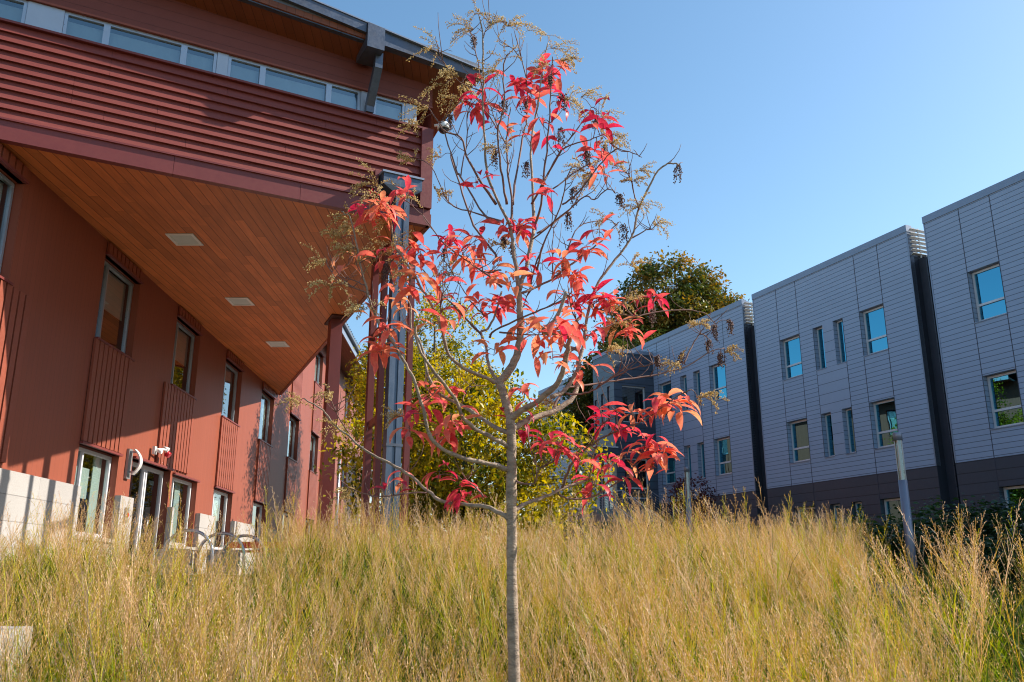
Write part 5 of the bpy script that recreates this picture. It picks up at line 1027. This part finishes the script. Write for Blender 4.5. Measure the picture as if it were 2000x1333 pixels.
for (x, y, z, n) in LEAFY:
    n = int(n); n = max(2, round(n*1.85)); a0 = g.uniform(0, 6.28); ct = np.clip(g.normal(.42, .22) + (.12 if 1.0 < z < 2.1 else -.12), 0, .95)
    # short leafy shoot
    dx, dz = g.uniform(-.02, .02), .05+.012*n
    mt.tube([(x, y, z-.03), (x+dx*.5, y, z), (x+dx, y, z+.04)], [.0024, .002, .0016], 5)
    for k in range(n):
        az = a0+k*2.4+g.normal(0, .3); f = k/max(1, n-1); q = (x+dx*f+g.normal(0, .024), y+g.normal(0, .03), z-.04+.09*f+g.normal(0, .014))
        L = g.uniform(.105, .170)*(.88 if n < 4 else 1); pet = .016; c_, s_ = math.cos(az), math.sin(az)
        q2 = (q[0]+c_*pet, q[1]+s_*pet, q[2]+.004); mt.tube([q, q2], [.0014, .0013], 4, cap=False)
        red_leaf(q2, az, g.uniform(-.55, .65), g.uniform(.5, 1.7), L, L*g.uniform(.25, .33), float(np.clip(ct+g.normal(0, .16), 0, 1)))
me = mesh_np('leaves', np.array(V)-np.array(TB), np.array(F), M['leaf_red'], np.clip(T, 0, 1), smooth=True); link('leaves', me, sw)
# panicles: arching racemes set with small dry capsules
V = []; F = []; T = []
OCT = np.array([(1, 0, 0), (-1, 0, 0), (0, 1, 0), (0, -1, 0), (0, 0, 1), (0, 0, -1)], float); OF = [(0, 2, 4), (2, 1, 4), (1, 3, 4), (3, 0, 4), (2, 0, 5), (1, 2, 5), (3, 1, 5), (0, 3, 5)]
def bead(p, r, t, el=1.3):
    b = len(V); q = OCT*r*np.array([1, 1, el]); V.extend(list(q+np.array(p))); F.extend([(a+b, c+b, d+b) for a, c, d in OF]); T.extend([t]*6)
pst = MB()
for (x, y, z, L, s) in PANICLES:
    nr = g.integers(7, 11); ct = g.uniform(.45, .95); L = L*1.22
    for k in range(nr):
        az = (0 if s > 0 else math.pi if s < 0 else g.uniform(0, 6.28))+g.normal(0, .95); pit = g.uniform(-.35, .95); l = L*g.uniform(.55, 1.0); ns = 12
        st_ = g.uniform(0, .35); pos = np.array((x, y, z))+np.array([math.cos(az)*math.cos(.3), math.sin(az)*.4, .25])*L*st_*.6; bend = g.uniform(.6, 1.5); pts = [(x, y, z), tuple(pos)]
        for j in range(ns):
            d = np.array([math.cos(az)*math.cos(pit), math.sin(az)*math.cos(pit), math.sin(pit)]); pos = pos+d*l/ns; pit -= bend/ns; pts.append(tuple(pos))
            for h in range(3):
                if j < 3 and h: continue
                o = g.normal(0, 1, 3)*np.array([.0065, .0065, .006]); o[2] += .004; bead(pos+o, g.uniform(.0026, .0044), ct+g.normal(0, .25))
        pst.tube(pts[::2]+[pts[-1]], [.0012]*(len(pts[::2])+1), 4, cap=False)
nb_ = len(V); V.extend([np.array(v) for v in pst.v]); T.extend([.15]*len(pst.v))
me = mesh_np('seed_panicles', np.array(V)-np.array(TB), [np.array(F), np.array([f for f in pst.f if len(f) == 4])+nb_], M['panicle'], np.clip(T, 0, 1)); link('seed_panicles', me, sw)
V = []; F = []; T = []
for (x, y, z, L) in PODS:
    for k in range(6):
        az = g.uniform(0, 6.28); rr = L*g.uniform(.05, .24); l = L*g.uniform(.6, 1.0); pts = [(x, y, z)]; ns = 13
        for j in range(ns):
            f = (j+1)/ns; p = np.array((x+rr*math.cos(az)*min(1, f*2.5), y+rr*math.sin(az)*min(1, f*2.5), z+.012*math.sin(f*3)-l*f**1.2)); pts.append(tuple(p))
            for h in range(2): bead(p+g.normal(0, .0065, 3), g.uniform(.0032, .0052), g.uniform(0, 1))
        mt.tube(pts[::3]+[pts[-1]], .0011, 4, cap=False)
me = mesh_np('dark_pods', np.array(V)-np.array(TB), np.array(F), M['pod'], np.clip(T, 0, 1)); link('dark_pods', me, sw)
mt.build('twigs', M['twig'], sw, smooth=True)

# ================= SWITCHGRASS (one mass; clumps set out by geometry nodes)
def clump(seed, nb, nstem, h, lean=0, loose=1.0, blade=(.35, .7), rad=.16, ptint=(.75, .12), btint=(.27, .13)):
    g = np.random.default_rng(seed); V = []; F = []; T = []
    def strip(pts, w0, w1, s, t0, t1):
        b = len(V); n = len(pts)
        for k, p in enumerate(pts):
            f = k/(n-1); w_ = (w0+(w1-w0)*f)/2; V.append(p+s*w_); V.append(p-s*w_); T.extend([t0+(t1-t0)*f]*2)
        for k in range(n-1): i = b+2*k; F.append((i, i+1, i+3, i+2))
    for _ in range(nb):
        a = g.uniform(0, 6.28); r = rad*math.sqrt(g.uniform()); p = np.array([r*math.cos(a), r*math.sin(a), 0.]); az = a+g.normal(0, .8); pit = g.uniform(1.15, 1.5); bend = g.uniform(.3, 1.6); L = g.uniform(*blade)*h*1.05; n = 6
        pts = [p]; 
        for k in range(n):
            d = np.array([math.cos(az)*math.cos(pit), math.sin(az)*math.cos(pit), math.sin(pit)]); p = p+d*L/n; pts.append(p); pit -= bend/n*(1+k*.35)
        s = np.array([-math.sin(az+g.normal(0, .6)), math.cos(az), 0]); t = g.normal(*btint)
        b = len(V); wd = g.uniform(.006, .012)
        for k, q in enumerate(pts):
            f = k/n; w_ = wd/2*(1-f**2.2)+.0004; V.append(q+s*w_); V.append(q-s*w_); T.extend([t-.16+.24*f]*2)  # base greener by nature, and darkened further as painted self-shadow
        for k in range(n): i = b+2*k; F.append((i, i+1, i+3, i+2))
    for _ in range(nstem):
        a = g.uniform(0, 6.28); r = rad*math.sqrt(g.uniform()); p = np.array([r*math.cos(a), r*math.sin(a), 0.]); az = a+g.normal(0, .6); pit = g.uniform(1.28, 1.52); L = h*g.uniform(.70, 1.26); n = 7; bend = g.uniform(.05, .45)
        pts = [p]; ds = []
        for k in range(n):
            d = np.array([math.cos(az)*math.cos(pit), math.sin(az)*math.cos(pit), math.sin(pit)]); p = p+d*L/n; pts.append(p); ds.append(d); pit -= bend/n
        s = np.array([-math.sin(g.uniform(0, 6.28)), math.cos(az), 0]); t = g.normal(*ptint)
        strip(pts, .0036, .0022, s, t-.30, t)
        # a stem leaf or two
        for _k in range(2):
            k = g.integers(2, 4); q = pts[k]; a2 = g.uniform(0, 6.28); l = g.uniform(.12, .3); e = [q, q+np.array([math.cos(a2)*l*.3, math.sin(a2)*l*.3, l*.45]), q+np.array([math.cos(a2)*l*.75, math.sin(a2)*l*.75, l*.45])]
            strip(e, .006, .0008, np.array([-math.sin(a2), math.cos(a2), 0]), t-.4, t-.2)
        # open panicle on the upper part
        nbr = int(17*loose)
        for j in range(nbr):
            f = .52+.46*j/nbr; k = min(n-1, int(f*n)); q = pts[k]+(pts[k+1]-pts[k])*(f*n-k); a2 = j*2.4+g.normal(0, .4); l = h*.22*(1.05-f)*2.0*g.uniform(.5, 1.1)+.015
            el = g.uniform(.7, 1.2); d2 = np.array([math.cos(a2)*math.cos(el), math.sin(a2)*math.cos(el), math.sin(el)]); d2 = d2+ds[k]*.5; d2 /= np.linalg.norm(d2)
            e = q+d2*l; sd_ = np.cross(d2, g.normal(size=3)); sd_ /= np.linalg.norm(sd_)
            strip([q, q+d2*l*.5, e], .0024, .0017, sd_, t-.08, t+.06)
            for h_ in range(4):
                c = q+d2*l*(.4+.2*h_)+g.normal(0, .005, 3); v1 = d2*.0062+g.normal(0, .0015, 3); v2 = np.cross(d2, g.normal(size=3)); v2 = v2/np.linalg.norm(v2)*.0022
                b = len(V); V.extend([c-v1, c+v2, c+v1, c-v2]); T.extend([min(1, t+g.uniform(.0, .35))]*4); F.append((b, b+1, b+2, b+3))
    me = mesh_np('clump', np.array(V), np.array(F), M['grass'], np.clip(T, 0, 1)); return me
SRC = bpy.data.collections.new('clump_sources')
NV = 14
for k in range(NV+1):
    kind = k % 7
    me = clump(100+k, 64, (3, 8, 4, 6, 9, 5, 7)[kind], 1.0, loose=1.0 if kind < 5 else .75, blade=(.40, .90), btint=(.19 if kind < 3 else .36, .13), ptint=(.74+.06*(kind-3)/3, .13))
    if k == 14: me = clump(130, 70, 0, 1.0, blade=(.4, .95), btint=(.16, .05))
    SRC.objects.link(bpy.data.objects.new('clump_%02d' % k, me))
pts = []; rot = []; sca = []; ids = []
def right_edge(y): return y*interp(y, [2, 4.3, 6, 8, 10, 12, 14], [.50, .475, .45, .41, .365, .325, .28])
def put(x, y, s, tilt=.0, k=None):
    pts.append((x, y, ground_z(x, y)-.02)); rot.append(tuple((Matrix.Rotation(random.gauss(0, .09)-tilt, 3, 'Y') @ Matrix.Rotation(random.gauss(0, .09), 3, 'X') @ Matrix.Rotation(random.uniform(0, 6.28), 3, 'Z')).to_euler())); sca.append(s); kk = random.choice((0, 1, 2, 0, 1, 2, 3, 5)) if random.random() > .75*smooth01((x+2.2)/4.5) else random.choice((3, 4, 5, 6, 3, 4, 5, 1)); ids.append(kk+7*random.randrange(2) if k is None else k)
y = 2.6
while y < 13.4:
    step = .195+.012*y
    xl = -.68*y-1.2; xr = right_edge(y)+.2
    x = xl
    while x < xr:
        px_, py_ = x+random.uniform(-.5, .5)*step, y+random.uniform(-.5, .5)*step
        skip = (-5.8 < px_ < -3.85 and 6.3 < py_ < 7.6)
        s = (.96+.13*math.sin(px_*1.7+py_*.9)+random.uniform(-.26, .24)); ra = px_/py_
        if py_ > (10.6 if -.43 < ra < -.285 else 13.2 if ra < -.43 else 13.4): x += step; continue
        if px_ < -3.0 and py_ < 7.5: s *= 1-.16*smooth01((-3.0-px_)/2)
        if py_ > 12: s *= .92
        if py_ > 9.5 and random.random() < .16: s *= 1.18
        if -.285 < ra < -.19 and py_ > 9: s *= 1.12
        if skip: s *= .0
        if py_ < 3.6: s *= .62
        elif py_ < 5.2 and abs(px_) < .22: s *= .74
        if -5.4 < px_ < -3.4 and py_ <= 5.6: s *= .62
        if s > .1: put(px_, py_, s, .20*smooth01((px_+1)/3)-.03)
        x += step
    y += step
# loose tufts beyond the patch
for _ in range(20):
    y = random.uniform(3.8, 11.0); x = right_edge(y)+abs(random.gauss(0, .6))+.1; put(x, y, random.uniform(.7, 1.12), .16, k=7+(_ % 2)*6)
for _ in range(260):
    y = random.uniform(12.6, 14.2); put(random.uniform(-3.4, 5.3), y, random.uniform(.6, .92), .05)
for _ in range(13):
    y = random.uniform(5.6, 9.2); put(y*random.uniform(.455, .60), y, random.uniform(1.15, 1.45), .10, k=random.choice((4, 11, 1, 8)))
for _ in range(60):
    y = random.uniform(9, 12.8); put(y*random.uniform(.30, .38), y, random.uniform(.78, 1.05), .12, k=random.choice((4, 11, 6, 3)))
for _ in range(330):  # dark green tufts; their colour stands in for shade in this corner
    y = random.uniform(3.6, 14); x = y*random.uniform(.45, .66)
    if x > right_edge(y)-.05: put(x, y, random.uniform(.42, .72), .04, k=14)
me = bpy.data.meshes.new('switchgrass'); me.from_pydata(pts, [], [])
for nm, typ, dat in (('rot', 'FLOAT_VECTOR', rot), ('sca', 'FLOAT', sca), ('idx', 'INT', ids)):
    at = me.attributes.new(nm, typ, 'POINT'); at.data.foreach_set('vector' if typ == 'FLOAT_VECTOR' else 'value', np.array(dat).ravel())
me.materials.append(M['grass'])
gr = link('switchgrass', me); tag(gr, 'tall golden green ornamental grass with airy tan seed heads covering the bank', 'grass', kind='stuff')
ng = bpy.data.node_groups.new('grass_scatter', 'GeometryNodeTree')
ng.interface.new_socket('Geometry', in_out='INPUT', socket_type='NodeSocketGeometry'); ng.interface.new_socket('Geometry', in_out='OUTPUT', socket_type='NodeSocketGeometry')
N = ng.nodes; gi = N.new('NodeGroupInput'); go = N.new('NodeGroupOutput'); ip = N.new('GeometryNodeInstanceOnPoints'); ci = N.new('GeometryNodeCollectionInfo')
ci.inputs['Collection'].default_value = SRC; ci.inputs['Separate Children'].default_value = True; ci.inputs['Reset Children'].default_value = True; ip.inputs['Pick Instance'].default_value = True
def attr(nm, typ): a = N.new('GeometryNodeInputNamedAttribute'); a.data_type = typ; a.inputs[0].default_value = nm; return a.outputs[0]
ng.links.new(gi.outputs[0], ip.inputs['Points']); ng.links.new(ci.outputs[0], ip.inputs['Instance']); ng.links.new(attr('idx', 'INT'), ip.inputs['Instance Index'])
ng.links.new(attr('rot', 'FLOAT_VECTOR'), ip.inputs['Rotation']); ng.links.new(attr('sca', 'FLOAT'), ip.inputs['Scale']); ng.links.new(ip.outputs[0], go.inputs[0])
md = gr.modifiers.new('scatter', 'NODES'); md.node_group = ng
print('grass clumps', len(pts))
